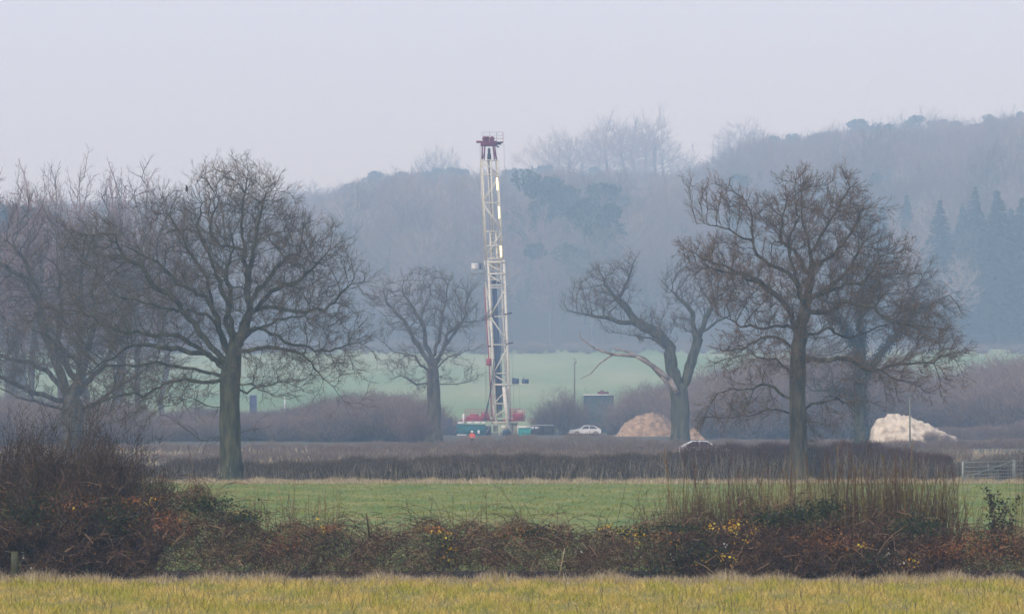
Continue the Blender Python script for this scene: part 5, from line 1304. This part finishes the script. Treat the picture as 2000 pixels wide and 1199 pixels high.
for a in ((1935, 1065, 75, 26, 900), (1620, 1060, 70, 22, 520), (1850, 1075, 60, 20, 420), (845, 1035, 26, 8, 130), (1000, 1040, 60, 16, 260), (330, 1020, 60, 28, 420), (640, 1032, 25, 10, 90), (140, 985, 60, 25, 220), (260, 975, 30, 10, 90), (560, 1060, 80, 30, 260), (1280, 1045, 60, 14, 160)):
    patch(a[0], a[1], a[2], a[3], a[4], 133.0, M['rustleaf'], 'rust_leaves', .06)
for a in ((1432, 1030, 9, 10, 46), (1415, 1090, 18, 12, 40), (1395, 1030, 14, 6, 18), (883, 1070, 10, 5, 22), (865, 1092, 7, 4, 12), (876, 1045, 7, 9, 12), (1185, 1030, 10, 5, 14), (1225, 1035, 16, 6, 16), (1245, 1045, 16, 5, 16), (1685, 1065, 8, 5, 18), (1785, 1092, 8, 5, 14),
          (850, 1035, 12, 8, 18), (1370, 1095, 14, 8, 14), (1330, 1058, 10, 10, 10), (1460, 1045, 20, 10, 14), (1490, 1025, 20, 10, 12), (1240, 1060, 10, 4, 8), (630, 1030, 8, 8, 7), (300, 980, 16, 8, 10), (1775, 1100, 10, 5, 8), (140, 995, 4, 8, 4), (235, 873, 3, 3, 3)):
    patch(a[0], a[1], a[2] * 1.5, a[3] * 1.4, int(a[4] * 1.2), 132.9, M['yellowleaf'], 'yellow_leaves', .066, .6)
for a in ((1205, 1085, 6, 12, 9), (1415, 1065, 4, 5, 6), (1760, 1100, 20, 4, 10), (1735, 1080, 6, 10, 8), (1130, 1078, 8, 5, 6), (60, 1110, 3, 4, 4), (45, 1085, 3, 8, 5), (20, 1030, 4, 3, 2), (1310, 1090, 20, 20, 14)):
    patch(a[0], a[1], a[2], a[3], a[4], 132.7, M['paleleaf'], 'pale_seed_heads', .05)

# dark thicket on the left: five tall bare shrubs
TH = [bush_meshes(301, 2.6, 3.4, 60, 3400, .40, .0085, 'thicket', 1.3), bush_meshes(302, 2.4, 3.8, 52, 3300, .42, .0085, 'thicket', 1.2), bush_meshes(303, 3.0, 3.0, 70, 3600, .36, .0085, 'thicket', 1.4)]
for st, tw in TH: st.materials.clear(); st.materials.append(M['thicket'])
THH = [top_of(b_[1]) for b_ in TH]
TH.append(bush_meshes(304, 2.2, 4.2, 34, 1500, .5, .0075, 'thicket', 1.1)); TH[3][0].materials.clear(); TH[3][0].materials.append(M['thicket']); THH.append(top_of(TH[3][1]))
labs = ['dark bare shrub at the left picture edge', 'dark bare shrub second from the left edge in the thicket', 'tallest dark bare shrub of the left thicket', 'dark bare shrub right of the tallest one in the thicket', 'dark twiggy shrub at the right end of the left thicket',
        'low dark shrub leaning out where the thicket meets the pasture', 'dark shrub beyond the left picture edge', 'shrub in front of the leftmost ones, near the wooden stake', 'open twiggy shrub rising highest at the left edge', 'open twiggy shrub whose tips reach the low oak limbs', 'open twiggy shrub at the right shoulder of the thicket', 'open twiggy shrub between the two leftmost dense ones']
for i, (px, top, Y, k, wd) in enumerate(((15, 868, 135.5, 0, 1.0), (75, 875, 135.0, 1, 1.0), (140, 850, 135.6, 1, 1.0), (200, 862, 135.2, 0, .9), (248, 886, 135.6, 2, .8), (290, 915, 135.8, 2, .7), (-60, 830, 135.4, 1, 1.1), (110, 880, 134.4, 2, 1.0), (25, 800, 136, 3, 1.0), (175, 786, 136.2, 3, 1.1), (235, 818, 136, 3, .8), (85, 795, 136.3, 3, 1.0))):
    x = gx(px, Y); h = at(px, top, Y)[2]; s = h / THH[k]
    r_ = empty('bare_shrub', (x, Y, 0)); r_.scale = (s * wd, s * wd, s); r_.rotation_euler = (0, 0, i * 1.3); tag(r_, labs[i], 'shrub', 'shrubs of the dark left thicket')
    for nm, me in zip(('stems', 'twigs'), TH[k]): o = bpy.data.objects.new(nm, me); C.objects.link(o); o.parent = r_; o['kind'] = 'stuff'

# upright willow shoots on the right
def shoot_mesh(seed, m):
    rg_ = np.random.default_rng(seed); n = 7; z = np.linspace(0, 1, n); off = np.cumsum(rg_.normal(0, .022, (n, 2)), 0)
    P = np.column_stack([off, z]); dd = unit(np.gradient(P, axis=0)); r_ = np.linspace(.0085, .0028, n)
    a = tubes(P[:-1], P[1:], dd[:-1], dd[1:], r_[:-1], r_[1:], 4)
    k_ = rg_.integers(6, 12); zz = rg_.uniform(.35, .95, k_); B = np.column_stack([np.interp(zz, z, off[:, 0]), np.interp(zz, z, off[:, 1]), zz])
    d_ = unit(np.column_stack([rg_.normal(0, .4, k_), rg_.normal(0, .4, k_), np.ones(k_)])); b_ = cones(B, B + d_ * (rg_.uniform(.05, .2, k_))[:, None], np.full(k_, .0035))
    v, f = join(a, b_); me = mesh_of('stem', v, f); me.materials.append(m); return me
SH = [shoot_mesh(400 + k_, M['shoot']) for k_ in range(8)] + [shoot_mesh(420 + k_, M['shoot_red']) for k_ in range(5)]
clumps = [(1300, 1400, 34, 945, 'left end clump of upright willow shoots, over the yellow leaves'), (1390, 1500, 44, 925, 'clump of upright shoots rising left of the russet oak trunk'), (1490, 1600, 40, 925, 'clump of upright shoots right in front of the russet oak trunk'),
          (1590, 1700, 52, 905, 'tall reddish clump of shoots right of the russet oak trunk'), (1690, 1790, 52, 900, 'tallest dense clump of shoots in front of the chalk heap'), (1780, 1872, 34, 925, 'thin leaning clump of shoots left of the metal gate')]
for xa, xb, n, top, lab in clumps:
    Y0 = 136.0; cx = (xa + xb) / 2; root = empty('willow_clump', (gx(cx, Y0), Y0, 0)); tag(root, lab, 'shrub', 'clumps of upright willow shoots')
    for k_ in range(n):
        px = rnd.gauss(cx, (xb - xa) * .34); Y = Y0 + rnd.uniform(-.6, .9); x = gx(px, Y); tp = top + rnd.gauss(18, 34) + abs(px - cx) * .25
        h = max(1.2, at(px, tp, Y)[2]); red = rnd.random() < .35
        me = SH[rnd.randrange(8)] if not red else SH[8 + rnd.randrange(5)]
        o = bpy.data.objects.new('stem', me); C.objects.link(o); o.parent = root; o.location = (x - root.location.x, Y - Y0, 0)
        w = rnd.uniform(1.0, 1.7); o.scale = (w * 1.4, w * 1.4, h); o.rotation_euler = (rnd.gauss(0, .09), rnd.gauss((px - cx) * .0016, .10), rnd.uniform(0, 6.28))
    # the thinner shoots between them
    nn = 230; q = rg.normal(cx, (xb - xa) * .36, nn); Yq = Y0 + rg.uniform(-.7, 1.0, nn); xq = gx(q, Yq); hq = np.maximum(CAMH + (788 - (top + rg.normal(18, 34, nn))) * Yq / F, .9)
    B0 = np.stack([xq, Yq, np.zeros(nn)], 1); t0 = np.stack([rg.normal(0, .11, nn), rg.normal(0, .1, nn), np.ones(nn)], 1); B1 = B0 + t0 * (hq * .55)[:, None]; t1 = t0 + np.stack([rg.normal(0, .16, nn), rg.normal(0, .09, nn), np.zeros(nn)], 1); B2 = B1 + t1 * (hq * .45)[:, None]
    oo = np.array(root.location); v, f = join(tubes(B0 - oo, B1 - oo, unit(t0), unit(t1), np.full(nn, .013), np.full(nn, .009), 3), cones(B1 - oo, B2 - oo, np.full(nn, .009)))
    o = obj('thin_shoots', mesh_of('thin_shoots', v, f), M['shoot'], root); o['kind'] = 'stuff'
# dead stalks
def stalks(n, xa, xb, top, sd, lab, grp, s=.7):
    for k_ in range(n):
        px = rnd.uniform(xa, xb); Y = 135 + rnd.uniform(-.5, 1); x = gx(px, Y); h = at(px, top + rnd.gauss(0, sd), Y)[2]
        o = bpy.data.objects.new('dead_stalk', SH[rnd.randrange(8)]); C.objects.link(o); o.location = (x, Y, 0); o.scale = (s, s, h); o.rotation_euler = (rnd.gauss(0, .03), rnd.gauss(0, .035), rnd.uniform(0, 6.28)); tag(o, lab, 'stalk', grp)
stalks(42, 480, 665, 965, 14, 'thin upright dead stalk against the pasture, right of the huge oak trunk', 'dead stalks right of the huge oak', 1.2)
stalks(12, 915, 985, 975, 16, 'thin dead stalk rising from the middle of the bramble hedge', 'dead stalks in the middle of the hedge', 1.1)
stalks(7, 350, 470, 955, 12, 'thin dead stalk at the green shoulder of the hedge', 'dead stalks on the hedge shoulder')
stalks(5, 1640, 1790, 872, 14, 'tall dark stalk standing above the willow shoots', 'tall dark stalks above the willow clumps', 1.3)
stalks(6, 1955, 2010, 900, 25, 'tall thin stem near the right picture edge', 'tall stems at the right edge', 1.3)

# small leafy shrub at the right
r_ = empty('leafy_shrub', (gx(1952, 134.6), 134.6, 0)); tag(r_, 'small dark leafed shrub standing above the hedge near the right edge', 'shrub')
b = MB(); tips = []
for k_ in range(9):
    a = at(1952, 1090, 134.6); e = at(rnd.uniform(1918, 1990), rnd.uniform(945, 1020), 134.6 + rnd.uniform(-.3, .3)); b.bar(a, e, .012, 4, .005); tips += [a + (e - a) * t for t in np.linspace(.45, 1, 9)]
b.build('stems', M['thicket'], r_); tips = np.array(tips); P = np.repeat(tips, 7, 0) + rg.normal(0, .05, (len(tips) * 7, 3))
v, f = leaves(P - np.array(r_.location), .085, rg, aspect=.7); o = obj('foliage', mesh_of('foliage', v, f), M['darkleaf'], r_); o['kind'] = 'stuff'
# broken dark stump, stick, stake
st = MB().bar(at(722, 1050, 133.4), at(716, 1004, 133.4), .03, 6, .018).bar(at(716, 1008, 133.4), at(708, 1022, 133.4), .014, 5).bar(at(717, 1010, 133.4), at(728, 1028, 133.4), .014, 5).build('broken_stem', M['thicket'], None, origin=at(722, 1050, 133.4)); tag(st, 'dark broken stem sticking out of the hedge, left of the hedge middle', 'stem')
sk = MB().bar(at(455, 999, 133.8), at(512, 1008, 133.8), .018, 5, .01).build('fallen_stick', M['stick'], None, origin=at(455, 999, 133.8)); tag(sk, 'pale yellow stick lying on the green shoulder of the hedge', 'stick')
sk = MB().bar(at(1092, 1125, 132.6), at(1103, 1070, 132.6), .014, 5, .012).build('fallen_stick', M['straw'], None, origin=at(1092, 1125, 132.6)); tag(sk, 'pale straight stem leaning in the middle of the bramble hedge', 'stick')
sk_ = MB(); x = gx(29, 132.2); sk_.box((x, 132.2, .34), (.16, .14, .82)).build('wooden_stake', M['post'], None, origin=(x, 132.2, 0)); tag(C.objects['wooden_stake'], 'short mossy wooden stake at the left foot of the hedge', 'stake')

# ---------------------------------------------------------------- haze: one closed box of even air
hz = MB().box((0, 2900, 94.5), (5200, 6600, 193.0)).build('haze', None); hz['kind'] = 'stuff'; hz['label'] = 'pale blue mist filling the whole valley'
hm = bpy.data.materials.new('haze'); hm.use_nodes = True; N = hm.node_tree.nodes; N.clear()
ho = N.new('ShaderNodeOutputMaterial'); pv = N.new('ShaderNodeVolumePrincipled'); hm.node_tree.links.new(pv.outputs[0], ho.inputs['Volume'])
pv.inputs['Color'].default_value = HAZE_COLOR + (1,); pv.inputs['Density'].default_value = HAZE_DENSITY; pv.inputs['Anisotropy'].default_value = 0.0
pv.inputs['Absorption Color'].default_value = (1, 1, 1, 1)
hz.data.materials.append(hm)
